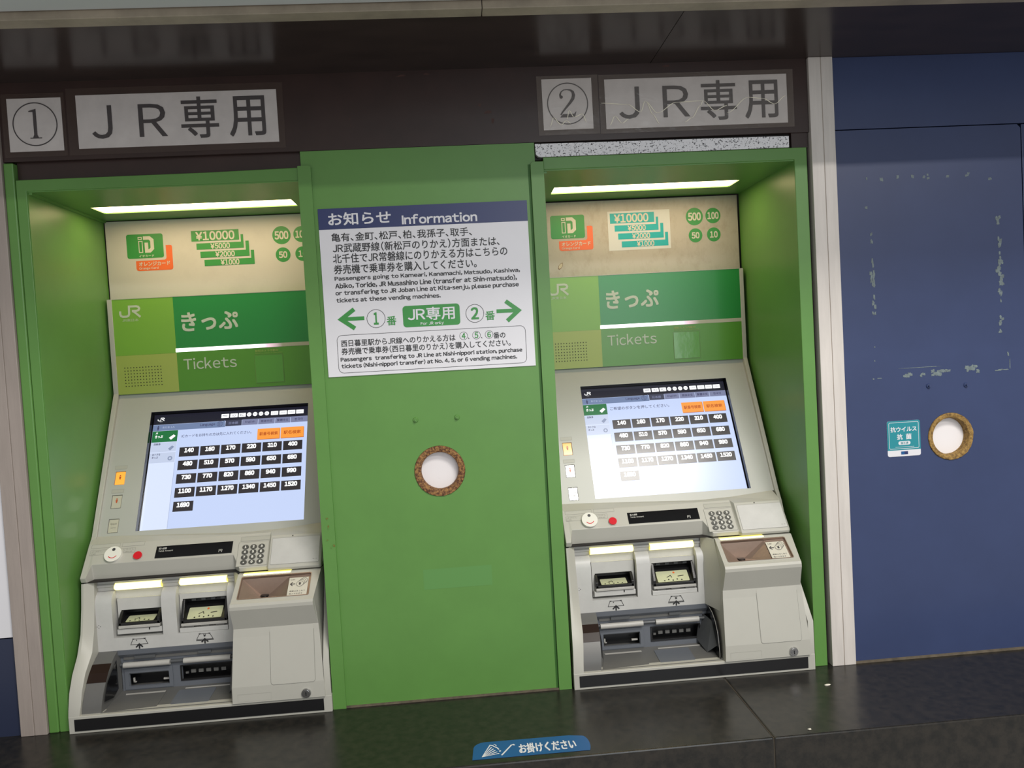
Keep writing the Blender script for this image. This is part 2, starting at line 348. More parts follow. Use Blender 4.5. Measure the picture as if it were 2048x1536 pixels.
def ring_hole(parent, cx, cz, ro, ri, chip):
    """saw-cut hole: chipboard edge ring and a white board a little way behind it"""
    b = MB(); n = 72; rings = [(ro, 0.0005), (ro - 0.0008, 0.0022), ((ro + ri) / 2, 0.0026), (ri + 0.0012, 0.0012), (ri, -0.002), (ri - 0.0003, -0.014)]
    V = []
    for k, (r, c) in enumerate(rings):
        for i in range(n):
            t = 2 * math.pi * i / n; j = (random.random() - 0.5) * (0.0009 if k in (1, 2, 3) else 0.0003)
            V.append((cx + (r + j) * math.cos(t), -c - j, cz + (r + j) * math.sin(t)))
    F = [(k * n + i, (k + 1) * n + i, (k + 1) * n + (i + 1) % n, k * n + (i + 1) % n) for k in range(len(rings) - 1) for i in range(n)]
    b.add(V, F, chip); b.build('chipboard_ring', parent, smooth=True, label='rough chipboard ring around the hole')
    MB().disc(cx, cz, ri + 0.002, HOLEW, c=-0.0135, th=0.002, n=48).build('hole_board', parent, label='white board inside the hole')
def bolt(parent, cx, cz, m):
    b = MB(); b.tube((cx, 0, cz), (cx, -0.0022, cz), 0.0052, m, 20, 0.0040); b.tube((cx, -0.0022, cz), (cx, -0.0055, cz), 0.0024, m, 6, 0.0021); b.build('bolt', parent, smooth=True)

# blue cladding on the right
t = thing('wall_right', kind='structure')
MB().box(1.4462, 2.6, 0.0, 0.012, 1.0072, 1.1397, BLUE).build('upper_panel', t, bevel=0.0008)
b = MB(); b.plate([(1.4462, 0.004), (1.8105, 0.004), (1.8105, 0.9985), (1.8040, 1.0052), (1.4462, 1.0052)], [circ(1.6525, 0.4222, 0.0452, 48)], 0.012, BLUE)
pn = b.build('lower_panel', t)
MB().box(1.8128, 2.6, 0.0, 0.012, 0.004, 1.0052, BLUE).build('side_panel', t, bevel=0.0008)
MB().box(1.4462, 2.6, 0.020, 0.03, 0.0, 1.1397, DARK).build('backing', t)
MB().box(1.4462, 2.6, -0.003, 0.012, 0.0, 0.004, GROUT).build('caulk_bead', t)
ring_hole(pn, 1.6525, 0.4222, 0.0450, 0.0350, CHIP2)
bolt(pn, 1.612, 0.5207, BLUE); bolt(pn, 1.686, 0.5182, BLUE)
# tape residue: ragged little patches
def blob(b, cx, cz, wx, wz, n=14, j=0.45):
    P = []
    for i in range(n):
        a = 2 * math.pi * i / n; k = 1 - j * random.random(); cc, ss = math.cos(a), math.sin(a)
        q = 1 / max(abs(cc), abs(ss)); P.append((cx + wx / 2 * cc * q * k, cz + wz / 2 * ss * q * k))
    V = [b.f.p(cx, cz, 0.0004)] + [b.f.p(x, z, 0.0003) for x, z in P]
    b.add(V, [(0, 1 + i, 1 + (i + 1) % n) for i in range(n)], RESID)
def residue(parts):
    b = MB()
    for (cx, cz, wx, wz, cnt) in parts:
        for _ in range(cnt): blob(b, cx + random.uniform(-.5, .5) * wx * 0.8, cz + random.uniform(-.5, .5) * wz * 0.85, wx / (max(1, cnt ** 0.7) if wx > wz else 1.6) * random.uniform(.7, 1.3) if cnt > 1 else wx, wz / (max(1, cnt ** 0.7) if wz >= wx else 1.3) * random.uniform(.6, 1.1) if cnt > 1 else wz)
    b.build('tape_residue', pn, label='pale torn tape residue')
residue([(1.5045, .9139, .004, .006, 1), (1.5371, .9150, .008, .008, 1), (1.5639, .9145, .006, .008, 1), (1.5934, .9139, .007, .008, 1), (1.6227, .9140, .014, .008, 3), (1.6652, .9145, .011, .007, 2), (1.7026, .9150, .013, .007, 3), (1.7449, .9055, .008, .006, 1)])
residue([(1.5055, .862, .006, .006, 1), (1.5105, .803, .006, .024, 4), (1.5105, .735, .008, .075, 10), (1.5110, .676, .008, .045, 8), (1.5085, .60, .003, .003, 1), (1.5085, .575, .003, .003, 1), (1.5050, .5415, .004, .004, 1)])
residue([(1.7610, .829, .010, .030, 5), (1.7625, .775, .008, .05, 8), (1.7620, .722, .014, .07, 12), (1.7615, .68, .007, .03, 4), (1.7610, .640, .009, .022, 4), (1.7600, .620, .008, .014, 3), (1.7720, .575, .006, .014, 2), (1.7755, .555, .002, .024, 1)])
residue([(1.5700, .5440, .030, .009, 6), (1.6010, .5430, .011, .010, 3), (1.6400, .5450, .052, .010, 12), (1.7020, .5485, .036, .013, 10), (1.7550, .5430, .034, .003, 4), (1.5170, .5412, .012, .0015, 1), (1.6050, .5570, .090, .0012, 1)])

# left cladding beyond the post
t = thing('wall_left', kind='structure')
MB().box(-0.9, -0.0845, 0.0, 0.012, 0.1770, 1.1397, SIGN_W).build('white_panel', t)
MB().box(-0.9, -0.0825, 0.001, 0.012, 0.0, 0.1745, mat('left_navy', (.022, .030, .065), .4)).build('navy_panel', t)
MB().box(-0.9, -0.0816, 0.012, 0.02, 0.0, 1.1397, DARK).build('backing', t)

# ------------------------------------------------------------------ countertop
t = thing('countertop', 'dark speckled granite countertop running under both ticket machines', 'countertop')
MB().box(-0.9, 1.1862, -0.2375, 0.30, -0.5, 0.0, GRANITE).build('granite_slab', t, bevel=0.0025)
MB().box(1.1874, 2.6, -0.2375, 0.30, -0.5, 0.0, GRANITE).build('granite_slab', t, bevel=0.0025)
MB().box(1.1860, 1.1876, -0.2360, 0.30, -0.5, -0.0012, mat('slab_joint', (.05, .04, .028), .8)).build('joint', t)

# ------------------------------------------------------------------ niche surrounds
def niche(i, x0, x1, ztop, face, label):
    t = thing('niche_surround', label, 'niche', (x0, 0, 0)); W = x1 - x0; D = 0.283
    b = MB(); b.plate(face, [], 0.006, GREEN, c=0.0); b.build('face_frame', t, bevel=0.001)
    MB().box(-0.006, 0.0, 0.002, D, 0, ztop + 0.004, GREEN).build('side_panel', t)
    MB().box(W, W + 0.006, 0.002, D, 0, ztop + 0.004, GREEN).build('side_panel', t)
    b = MB(Frame((0, 0, ztop), (1, 0, 0), (0, 1, 0)))       # ceiling with the lamp opening
    b.plate([(0, 0.002), (W, 0.002), (W, D), (0, D)], [[(0.038, 0.145), (0.4185, 0.145), (0.4185, 0.207), (0.038, 0.207)]], 0.004, GREEN, c=0.0)
    for v in range(len(b.V)): x, y, z = b.V[v]; b.V[v] = (x, y, ztop + 0.002 + (z - ztop))
    b.build('top_panel', t)
    MB().prism(-0.0, 0.006, [(0.004, ztop), (0.004, ztop - 0.006), (D, ztop - 0.006), (D, ztop)], GREEN).build('corner_angle', t)
    l = thing('niche_lamp', 'lit warm white strip lamp in the ceiling of the %s niche' % ('left' if i == 0 else 'right'), 'lamp', (x0 + 0.228, 0.176, ztop + 0.012), group='niche ceiling lamps')
    MB().box(-0.1895, 0.1895, -0.0305, 0.0305, -0.0118, -0.0088, LAMP).build('diffuser', l)
    MB().box(-0.195, 0.195, -0.034, 0.034, -0.0075, 0.006, WHITEP).build('housing', l)
    return t
z1 = 0.9545
niche(0, 0.0, 0.4636, z1, [(-0.0178, 0.0), (-0.0008, 0.0), (-0.0008, z1), (0.4634, z1), (0.4634, 0.9768), (0.3, 0.9745), (-0.0178, 0.9738)], 'green steel niche surround of the left ticket machine')
niche(1, 0.9010, 1.3690, 0.9557, [(0.0, 0.9557), (0.4678, 0.9557), (0.4678, 0.0), (0.4920, 0.0), (0.4920, 0.9777), (0.0, 0.9777)], 'green steel niche surround of the right ticket machine')
tag(MB().box(-0.0355, -0.0186, -0.002, 0.03, 0.0, 1.0030, GREEN).build('edge_cover', bevel=0.002), 'narrow green edge cover standing left of the left niche', 'cover strip')

# ------------------------------------------------------------------ green access panel between the niches
t = thing('access_panel', 'tall green painted steel panel with a round hole between the niches', 'panel')
b = MB(); b.plate([(0.4690, 0.0), (0.8860, 0.0), (0.8860, 1.0045), (0.4690, 1.0045)], [circ(0.6814, 0.4210, 0.0462, 48)], 0.006, GREEN, c=0.0)
b.build('sheet', t)
def edge(x0, x1, z1, r0, r1):
    b = MB(); P = [(x0, 0.0), (x1, 0.0)]
    n = 5
    for i in range(n + 1):
        a = math.radians(90 * i / n); P.append((x1 - r1 + r1 * math.cos(a), z1 - r1 + r1 * math.sin(a)))
    for i in range(n + 1):
        a = math.radians(90 + 90 * i / n); P.append((x0 + r0 + r0 * math.cos(a), z1 - r0 + r0 * math.sin(a)))
    b.plate(P, [], 0.012, GREEN, c=0.005)
    b.build('edge_fold', t, bevel=0.003, seg=3)
edge(0.4636, 0.4868, 0.9782, 0.001, 0.004)
edge(0.8770, 0.9008, 0.9697, 0.006, 0.001)
MB().box(0.8725, 0.8772, -0.0006, 0.004, 0.0, 0.966, mat('green_groove', (0.03, 0.12, 0.015), 0.6)).build('groove', t)
MB().box(0.466, 0.899, -0.0035, 0.006, -0.0005, 0.0030, GROUT).build('caulk_bead', t)
ring_hole(t, 0.6814, 0.4210, 0.0460, 0.0340, CHIP)
bolt(t, 0.6431, 0.5162, GREEN); bolt(t, 0.7181, 0.5165, GREEN)
GHOST = mat('old_sticker_ghost', (0.106, 0.272, 0.072), 0.36)
MB().rect(0.640, 0.205, 0.765, 0.242, GHOST, 0.0002).build('sticker_ghost', t, label='faint rectangle where a sticker was')
RUST = mat('rust_smear', (0.16, 0.13, 0.02), 0.7, noise=0.6, nscale=200, col2=(0.10, 0.25, 0.05), ramp=(0.45, 0.55))
b = MB(); 
for (x, z, wx, wz) in ((0.4745, 0.349, .006, .006), (0.4760, 0.333, .004, .012), (0.4840, 0.300, .007, .007), (0.4725, 0.310, .004, .004), (0.4790, 0.296, .004, .004)):
    P = [(x + wx / 2 * math.cos(a) * random.uniform(.5, 1), z + wz / 2 * math.sin(a) * random.uniform(.5, 1)) for a in [k * math.pi / 6 for k in range(12)]]; b.poly(P, RUST, 0.0057)
b.build('rust_spots', t, label='small rust spots on the left fold')

# ------------------------------------------------------------------ information sign
t = thing('information_sign', 'white bilingual information sign with a navy header on the green panel', 'sign', (0.4937, -0.0, 0.6025))
OX, OZ = 0.4937, 0.6025
F = Frame((-OX, 0, -OZ)); c0 = 0.0022
MB(F).rect(0.4937, 0.6025, 0.8669, 0.9017, SIGN_W, c0, 0.0020).build('board', t)
MB(F).rect(0.4937, 0.8647, 0.8669, 0.9017, NAVY, c0 + .0002).build('header_band', t, label='navy header band')
c1 = c0 + .0004
b = MB(F); b.text('お知らせ', .5108, .6217, .8710, .8941, SIGN_W, .022, c1); b.text('Information', .6407, .7757, .8679, .8856, SIGN_W, .03, c1); b.build('header_lettering', t, label='white header lettering')
L1 = [('亀有、金町、松戸、柏、我孫子、取手、', 0.5145, 0.7647, 0.8427, 0.8580), ('JR武蔵野線（新松戸のりかえ）方面または、', 0.5156, 0.8135, 0.8228, 0.8395),
      ('北千住でJR常磐線にのりかえる方はこちらの', 0.5150, 0.8267, 0.8043, 0.8211), ('券売機で乗車券を購入してください。', 0.5154, 0.7700, 0.7851, 0.8019)]
L2 = [('Passengers going to Kameari, Kanamachi, Matsudo, Kashiwa,', 0.5155, 0.8476, 0.7715, 0.7813), ('Abiko, Toride, JR Musashino Line (transfer at Shin-matsudo),', 0.5158, 0.8412, 0.7587, 0.7695),
      ('or transfering to JR Joban Line at Kita-senju, please purchase', 0.5154, 0.8440, 0.7453, 0.7561), ('tickets at these vending machines.', 0.5159, 0.7021, 0.7324, 0.7427)]
L3 = [('西日暮里駅からJR線へのりかえる方は', 0.5195, 0.7239, 0.6554, 0.6676), ('、', 0.7463, 0.7489, 0.6570, 0.6600), ('、', 0.7700, 0.7726, 0.6570, 0.6600), ('番の', 0.7928, 0.8146, 0.6555, 0.6668), ('券売機で乗車券（西日暮里のりかえ）を購入してください。', 0.5193, 0.8232, 0.6407, 0.6534)]
L4 = [('Passengers  transfering to JR Line at Nishi-nippori station, purchase', 0.5169, 0.8438, 0.6270, 0.6369), ('tickets (Nishi-nippori transfer) at No. 4, 5, or 6 vending machines.', 0.5175, 0.8336, 0.6150, 0.6254)]
for L_, bold in ((L1, .012), (L2, .032), (L3, .012), (L4, .032)):
    for s_, a0, a1, q0, q1 in L_:
        b = MB(F); b.text(s_, a0, a1, q0, q1, INK, bold, c1); b.build('text_line', t)
b = MB(F); b.stroke([(.5634, .7047), (.5205, .7047)], .0068, S_GREEN, c1); b.stroke([(.5463, .7226 - .001), (.5225, .7045), (.5460, .6862 + .001)], .0075, S_GREEN, c1 + .0001)
b.build('left_arrow', t, label='green arrow pointing left')
b = MB(F); b.stroke([(.8009, .7046), (.8430, .7043)], .0068, S_GREEN, c1); b.stroke([(.8183, .7220), (.8410, .7042), (.8197, .6862)], .0075, S_GREEN, c1 + .0001)
b.build('right_arrow', t, label='green arrow pointing right')
for cx, dg in ((.5842, '1'), (.7615, '2')):
    b = MB(F); b.ring(cx, .7028, .0166, .0158, INKG, c1); b.text(dg, cx - (.0045 if dg == '1' else .0072), cx + (.0045 if dg == '1' else .0072), .6918, .7142, S_GREEN, .03, c1)
    b.text('番', cx + .0188, cx + .0360, .6892, .7060, S_GREEN, .015, c1); b.build('circled_number', t)
b = MB(F); b.poly(rrect(.6322, .6842, .7345, .7225, .006), S_GREEN, c1); b.text('JR専用', .6407, .7254, .6948, .7187, SIGN_W, .018, c1 + .0002); b.text('For JR only', .6630, .7046, .6854, .6924, SIGN_W, .02, c1 + .0002)
b.build('green_plate', t, label='green plate with white lettering')
b = MB(F); b.ringp(rrect(.5124, .6083, .8516, .6765, .0095), rrect(.5131, .6090, .8509, .6758, .0088), INKG, c1); b.build('box_outline', t)
for cx, dg in ((.7389, '4'), (.7621, '5'), (.7850, '6')):
    b = MB(F); b.ring(cx, .6634, .0074, .0068, INKG, c1, 24); b.text(dg, cx - .0034, cx + .0034, .6582, .6686, S_GREEN, .025, c1); b.build('circled_number', t)

# ------------------------------------------------------------------ number and line signs on the brown fascia
def number_sign(x0, x1, z0, z1, cx, cz, dg, film, label):
    t = thing('number_sign', label, 'sign', (x0, 0, z0)); F = Frame((-x0, 0, -z0))
    MB(F).rect(x0, z0, x1, z1, SIGN_G, 0.0014, 0.0012).build('sheet', t)
    b = MB(F); c = .0018; b.ring(cx, cz, .0374, .0355, INKG, c, 56)
    if dg == 1:
        b.stroke([(cx, cz + .024), (cx, cz - .022)], [.0055, .0055], INKG, c); b.poly([(cx + .0027, cz + .0262), (cx + .0027, cz + .0205), (cx - .0095, cz + .0212), (cx - .0095, cz + .0228)], INKG, c + .0001)
        b.rect(cx - .0095, cz - .0245, cx + .0100, cz - .0228, INKG, c); b.poly([(cx - .0027, cz - .018), (cx - .005, cz - .0232), (cx + .005, cz - .0232), (cx + .0027, cz - .018)], INKG, c + .0001)
    else:
        P = [(-.0125, .0125), (-.0130, .0165), (-.0108, .0215), (-.006, .0245), (.000, .0250), (.006, .0240), (.0102, .0205), (.0115, .0150), (.0100, .0090), (.005, .0020), (-.003, -.0070), (-.010, -.0150), (-.0135, -.0200)]
        Wd = [.004, .003, .0020, .0016, .0018, .0030, .0048, .0058, .0058, .0048, .0036, .0028, .0024]
        b.stroke([(cx + x, cz + z) for x, z in P], Wd, INKG, c); b.disc(cx - .0112, cz + .0120, .0030, INKG, c + .0001, n=16)
        b.poly([(cx - .0148, cz - .0245), (cx + .0120, cz - .0245), (cx + .0155, cz - .0145), (cx + .0138, cz - .0150), (cx + .0110, cz - .0185), (cx - .0095, cz - .0185)], INKG, c + .0001)
    b.build('numeral', t, label='black circled numeral')
    if film: MB(F).rect(*film, FILM2 if film[0] > .5 else FILM, .0022).build('clear_film', t, label='clear tape film over the sheet')
    return t, F
def line_sign(x0, x1, z0, z1, parts, film, label):
    t = thing('line_sign', label, 'sign', (x0, 0, z0)); F = Frame((-x0, 0, -z0))
    MB(F).rect(x0, z0, x1, z1, SIGN_G, 0.0014, 0.0012).build('sheet', t)
    b = MB(F)
    for s_, a0, a1, q0, q1 in parts: b.text(s_, a0, a1, q0, q1, INKG, .004 if s_ in 'JR' else .010, .0018)
    b.build('lettering', t, label='black lettering')
    if film: MB(F).rect(*film, FILM2 if film[0] > .5 else FILM, .0022).build('clear_film', t, label='clear tape film over the sheet')
    return t, F
number_sign(-.0214, .0684, 1.0216, 1.1123, .0233, 1.0678, 1, (-.030, 1.012, .0745, 1.120), 'grey-white square sign with circled 1 above the left niche')
line_sign(.0934, .4348, 1.0231, 1.1145, [('J', .1175, .1525, 1.0387, 1.0960), ('R', .1970, .2450, 1.0394, 1.0960), ('専', .2685, .3335, 1.0341, 1.1060), ('用', .3510, .4140, 1.0342, 1.1045)], (.078, 1.012, .4460, 1.126), 'long grey-white sign with black lettering above the left niche')
t2, F2 = number_sign(.9053, .9961, 1.0257, 1.1163, .9510, 1.0717, 2, (.8960, 1.0160, 1.0075, 1.1215), 'grey-white square sign with circled 2 above the right niche')
t3, F3 = line_sign(1.0198, 1.3593, 1.0237, 1.1126, [('J', 1.0445, 1.0830, 1.0405, 1.0980), ('R', 1.1260, 1.1758, 1.0409, 1.0976), ('専', 1.1960, 1.2640, 1.0325, 1.1050), ('用', 1.2790, 1.3420, 1.0329, 1.1025)], (1.0090, 1.0155, 1.3712, 1.1205), 'long grey-white sign under wrinkled clear film above the right niche')
def crease(F, t, P):  # thin pale stroke standing in for the highlight along a film wrinkle
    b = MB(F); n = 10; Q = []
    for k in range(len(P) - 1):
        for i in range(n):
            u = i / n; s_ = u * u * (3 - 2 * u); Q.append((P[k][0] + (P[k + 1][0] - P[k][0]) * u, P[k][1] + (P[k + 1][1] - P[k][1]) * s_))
    Q.append(P[-1]); b.stroke(Q, [.0004 + .0009 * abs(math.sin(i * 0.31)) for i in range(len(Q))], CREASE, .0027); b.build('crease_highlight', t)
crease(F3, t3, [(1.012, 1.070), (1.060, 1.0665), (1.084, 1.052), (1.093, 1.071), (1.115, 1.049), (1.150, 1.067), (1.200, 1.0685), (1.222, 1.0500), (1.245, 1.058)])
crease(F3, t3, [(1.245, 1.045), (1.285, 1.0715), (1.312, 1.069), (1.335, 1.058), (1.356, 1.072)])
crease(F3, t3, [(1.165, 1.031), (1.178, 1.038), (1.196, 1.060), (1.200, 1.068)])
crease(F3, t3, [(1.096, 1.068), (1.106, 1.047), (1.118, 1.030)])
crease(F3, t3, [(1.026, 1.030), (1.036, 1.046), (1.049, 1.033), (1.061, 1.040)])
crease(F2, t2, [(.917, 1.032), (.924, 1.047), (.937, 1.034), (.947, 1.041), (.955, 1.036)])
crease(F2, t2, [(.948, 1.044), (.953, 1.059), (.961, 1.047), (.977, 1.052), (.984, 1.037)])

# ------------------------------------------------------------------ stickers
t = thing('notice_sticker', 'small teal and white notice sticker beside the hole in the blue wall', 'sticker', (1.5265, 0, 0.3905)); F = Frame((-1.5265, 0, -.3905))
MB(F).poly(rrect(1.5268, .3903, 1.5920, .4580, .004), SIGN_W, .0006, .0005).build('backing', t)
b = MB(F); b.poly([(1.5268, .4022), (1.5920, .4022)] + rrect(1.5268, .395, 1.5920, .4580, .004)[:12], TEAL_S, .0008); b.build('teal_face', t)
b = MB(F); c = .0010; b.ringp(rrect(1.5300, .4045, 1.5890, .4552, .003), rrect(1.5308, .4053, 1.5882, .4544, .0024), SIGN_W, c)
b.text('抗ウイルス', 1.5333, 1.5850, .4366, .4468, SIGN_W, .03, c); b.text('抗', 1.5455, 1.5568, .4220, .4330, SIGN_W, .03, c); b.text('菌', 1.5632, 1.5745, .4220, .4330, SIGN_W, .03, c)
b.poly(rrect(1.5481, .4120, 1.5720, .4190, .0034), SIGN_W, c); b.text('加工済', 1.5525, 1.5678, .4132, .4178, TEAL_S, .02, c + .0002); b.rect(1.5420, .4078, 1.5790, .4084, SIGN_W, c)
b.rect(1.5530, .3938, 1.5665, .3995, NAVY, c); b.rect(1.5530, .3938, 1.5595, .3995, BLUE_S, c + .0001); b.build('lettering', t)

t = thing('seat_sticker', 'blue pill shaped sticker with white lettering on the counter edge', 'sticker', (0.71, -0.2237, 0.0)); F = Frame((-.71, .2237, 0.0003), (1, 0, 0), (0, 1, 0))
# frame: a = world x, b = world y
P = [(.7120, -.2225), (.8900, -.2240)] + [(.8900 + .0095 * math.cos(a), -.2045 + .0265 * math.sin(a)) for a in [math.radians(d) for d in range(-50, 91, 20)]] + [(.8700, -.1735), (.7370, -.1715)] + [(.7330 + .0190 * math.cos(a), -.1905 + .0190 * math.sin(a)) for a in [math.radians(d) for d in range(95, 200, 18)]]
b = MB(F); b.poly(P, BLUE_S, .0003, .0003); b.build('sheet', t)
b = MB(F); c = .0006
tip = (.7270, -.2170)
for k in range(6):
    b.stroke([tip, (.7405 + .0028 * k, -.1845 - .0052 * k)], [.0008, .0022], SIGN_W, c + .00003 * k)
b.stroke([(.7400, -.1830), (.7450, -.1850), (.7480, -.1895), (.7520, -.1930), (.7545, -.1990)], .0022, SIGN_W, c + .0002); b.stroke([(.7470, -.1810), (.7500, -.1840), (.7510, -.1880)], .0015, SIGN_W, c + .0002)
b.disc(.7560, -.2035, .0018, SIGN_W, c, n=12)
b.stroke([(.7580, -.2165), (.7750, -.1885), (.7785, -.1870), (.7800, -.1900)], .0026, SIGN_W, c); b.build('fan_and_cane_symbol', t)
b = MB(F); b.text('お掛けください', .7860, .8775, -.2170, -.1870, SIGN_W, .022, c); b.build('lettering', t)
# ------------------------------------------------------------------ crumbs on the counter
for (x, y, r, lab) in ((1.3533, -.0793, .0032, 'pale elongated crumb on the counter near the right post'), (1.2511, -.2233, .0026, 'pale crumb at the counter front edge right of the joint'), ):
    bm = bmesh.new(); bmesh.ops.create_icosphere(bm, subdivisions=2, radius=r)
    for v in bm.verts: v.co = Vector((v.co.x * (1.9 if 'elong' in lab else 1.2), v.co.y * .8, v.co.z * .35)) * random.uniform(.8, 1.1)
    me = bpy.data.meshes.new('crumb'); bm.to_mesh(me); bm.free(); me.materials.append(CRUMBM); o = bpy.data.objects.new('crumb', me); COL.objects.link(o); o.location = (x, y, r * .3); tag(o, lab, 'crumb', 'crumbs on the counter')

# ------------------------------------------------------------------ ticket machines
K, C8 = 0.4700, 0.8826                                   # screen slope
def jr_logo(b, a0, a1, q0, q1, m, c):
    X = lambda px: a0 + (px - 222) / 170 * (a1 - a0); Z = lambda py: q0 + (902 - py) / 97 * (q1 - q0)
    wd = 17 / 170 * (a1 - a0)
    b.stroke([(X(x), Z(y)) for x, y in ((231, 848), (231, 872), (236, 886), (250, 893), (280, 893), (294, 887), (301, 873), (303, 813), (360, 813), (376, 818), (383, 830), (378, 843), (362, 850), (324, 850))], wd, m, c)
    b.stroke([(X(326), Z(850)), (X(340), Z(856)), (X(388), Z(900))], wd, m, c + .00005)

FARES = ['140', '160', '170', '220', '310', '400', '480', '510', '570', '590', '650', '680', '730', '770', '820', '860', '940', '990', '1100', '1170', '1270', '1340', '1450', '1520', '1690']

def machine(i, X0, label):
    right = i == 1
    T = thing('ticket_machine', label, 'ticket machine', (X0, 0, 0), group='ticket machines')
    # ---- upper rate panel with printed emblems
    xl, xr = (0.0030, 0.4640)
    MB().box(xl, xr, 0.281, 0.284, 0.783, 0.9505, UPPER if right else UPPER1).build('upper_panel', T)
    U = Frame((0, 0.281, 0)); c = .0004; pc = CREAM_P
    b = MB(U); b.poly(rrect(.0445, .8715, .1195, .9222, .0045), G_CARD, c)
    b.frame(.0682, .9105, .0765, .9165, .0016, pc, c + .0002); b.frame(.0688, .8832, .0775, .9080, .0016, pc, c + .0002)
    b.stroke([(.0790, .9138), (.0915, .9138), (.0968, .9090), (.0968, .8915), (.0915, .8865), (.0850, .8865), (.0850, .9040)], .0072, pc, c + .0002)
    b.text('イオカード', .0686, .0993, .8735, .8787, pc, .02, c + .0002); b.build('green_card_emblem', T, label='green prepaid card emblem')
    b = MB(U); b.poly([(.1243, .8973), (.1243, .8715), (.1235, .8690), (.1205, .8668), (.0612, .8662), (.0612, .8500), (.0630, .8462), (.0662, .8450), (.1320, .8452), (.1352, .8462), (.1368, .8495), (.1372, .8935), (.1360, .8965), (.1330, .8973)], ORANGE, c)
    b.text('オレンジカード', .0670, .1310, .8550, .8640, pc, .025, c + .0002); b.text('Orange Card', .0670, .1064, .8468, .8528, pc, .025, c + .0002); b.build('orange_card_emblem', T, label='orange card emblem')
    dx = -.0005 if right else .0012; dz = -.0025 if right else 0.0; NC = TEAL if right else G_CARD
    if right: MB(U).rect(.1715, .8402, .3104, .9258, mat('bill_sticker_white', (.56, .57, .55), .3), .0003, .0003).build('bill_sticker', T, label='white sticker under the teal banknote emblem')
    b = MB(U); c = .0006
    for (a0, a1, q0, q1, ca, cq) in ((.1770, .2758, .9018, .9240, None, None), (.1865, .2846, .8842, .8973, .2794, .9130), (.1935, .2955, .8666, .8797, .2885, .8988), (.2008, .3052, .8490, .8621, .2985, .8788)):
        b.rect(a0 + dx, q0 + dz, a1 + dx, q1 + dz, NC, c)
        if ca: b.rect(ca + dx, q1 + dz, a1 + dx, cq + dz, NC, c)
    b.text('¥10000', .1860 + dx, .2670 + dx - (.004 if right else 0), .9030 + dz, .9222 + dz, pc, .03, c + .0003)
    for s_, a0, a1, q0, q1 in (('¥5000', .2155, .2560, .8844, .8966), ('¥2000', .2245, .2650, .8668, .8790), ('¥1000', .2345, .2735, .8492, .8616)): b.text(s_, a0 + dx, a1 + dx, q0 + dz, q1 + dz, pc, .03, c + .0003)
    b.build('banknote_emblem', T, label='%s banknote emblem' % ('teal' if right else 'green'))
    for cx, cz, r, s_ in ((.366, .9070, .0193, '500'), (.408, .9074, .0170, '100'), (.3667, .8655, .0155, '50'), (.408, .8657, .0155, '10')):
        b = MB(U); b.disc(cx, cz, r, G_CARD, .0004, n=36); wt = r * (.76 if len(s_) == 3 else .58); b.text(s_, cx - wt, cx + wt, cz - r * .47, cz + r * .47, pc, .035, .0007); b.build('coin_emblem', T)
    if right:
        b = MB(U); P = [(.0560, .8060), (.0575, .8130), (.0625, .8180), (.0672, .8195), (.0668, .8125), (.0625, .8065), (.0590, .8045)]; b.poly(P, mat('chip_edge', (.16, .10, .05), .8), .0004)
        b.poly([(x * .8 + .0125, z * .8 + .1627) for x, z in P], mat('chip_core', (.50, .44, .33), .8), .0006); b.build('paint_chip', T, label='paint chip on the ivory panel')
    # ---- header
    H = Frame((0, 0.2565, 0))
    MB().box(.0157, .4527, .2568, .30, .5868, .7853, G_MID).build('header_box', T)
    hp = MB(H); hp.rect(.0157, .6680, .1393, .7853, G_LIGHT, 0.0002, .0004); hp.build('header_tile', T, label='light green header tile')
    hb = MB(H); hb.rect(.0157, .5872, .1393, .6678, G_OLIVE, 0.0002, .0004); hb.build('header_tile', T, label='olive header tile')
    hd = MB(H); hd.rect(.1393, .6773, .4527, .7853, G_DARK, 0.0003, .0005); ho = hd.build('header_tile', T, label='deep green header tile')
    hm = MB(H); hm.rect(.1393, .5872, .4527, .6692, G_MID, 0.0003, .0005); hmo = hm.build('header_tile', T, label='mid green header tile')
    MB().box(.0157, .4527, .2555, .2567, .7850, .7862, CREAM).build('header_edge', T)
    MB(H).rect(.1382, .6694, .4525, .6771, LED, .0006, .001).build('light_strip', T, label='white light strip lit on its left half')
    b = MB(H); b.text('きっぷ', .1535, .2705, .7113, .7515, PRINT_W, .026, .0008); b.build('header_lettering', T, label='pale lettering')
    b = MB(H); b.text('Tickets', .1523, .2612, .6316, .6556, PRINT_W, .006, .0008); b.build('header_lettering', T, label='pale lettering')
    b = MB(H); jr_logo(b, .0292, .0728, .7465, .7715, PRINT_W, .0007); b.text('JR東日本', .0345, .0675, .7382, .7440, PRINT_W, .0, .0007); b.build('company_logo', T, label='pale railway company logo')
    b = MB(H)
    for a in range(13):
        for q in range(7): b.disc(.0322 + a * .00608, .6038 + q * .00638, .00115, DARK, .0005, n=8)
    b.build('speaker_holes', T, label='grid of small speaker holes', kind='stuff')
    WIN = mat('camera_window', (0.085, 0.30, 0.03), 0.12, coat=0.3, bump=0.25, bscale=40); WE = mat('window_edge', (.10, .20, .03), .4)
    MB(H).rect(.2983, .5945, .3575, .6540, WE, .0007, .0005).rect(.2992, .5955, .3566, .6531, WIN, .0010).build('camera_window', T, label='square tinted camera window')
    b = MB(H); b.text('防犯カメラ作動中', .3009, .3485, .6600, .6650, G_OLIVE, .01, .0008); b.text('Security camera in operation', .3006, .3565, .6562, .6588, G_OLIVE, .01, .0008); b.build('header_lettering', T)
    # ---- side trims following the whole profile
    prof = [(.2555, .7857), (.2545, .589), (.1155, .3215), (.0945, .3020), (.055, .2560), (.30, .2560), (.30, .7857)]
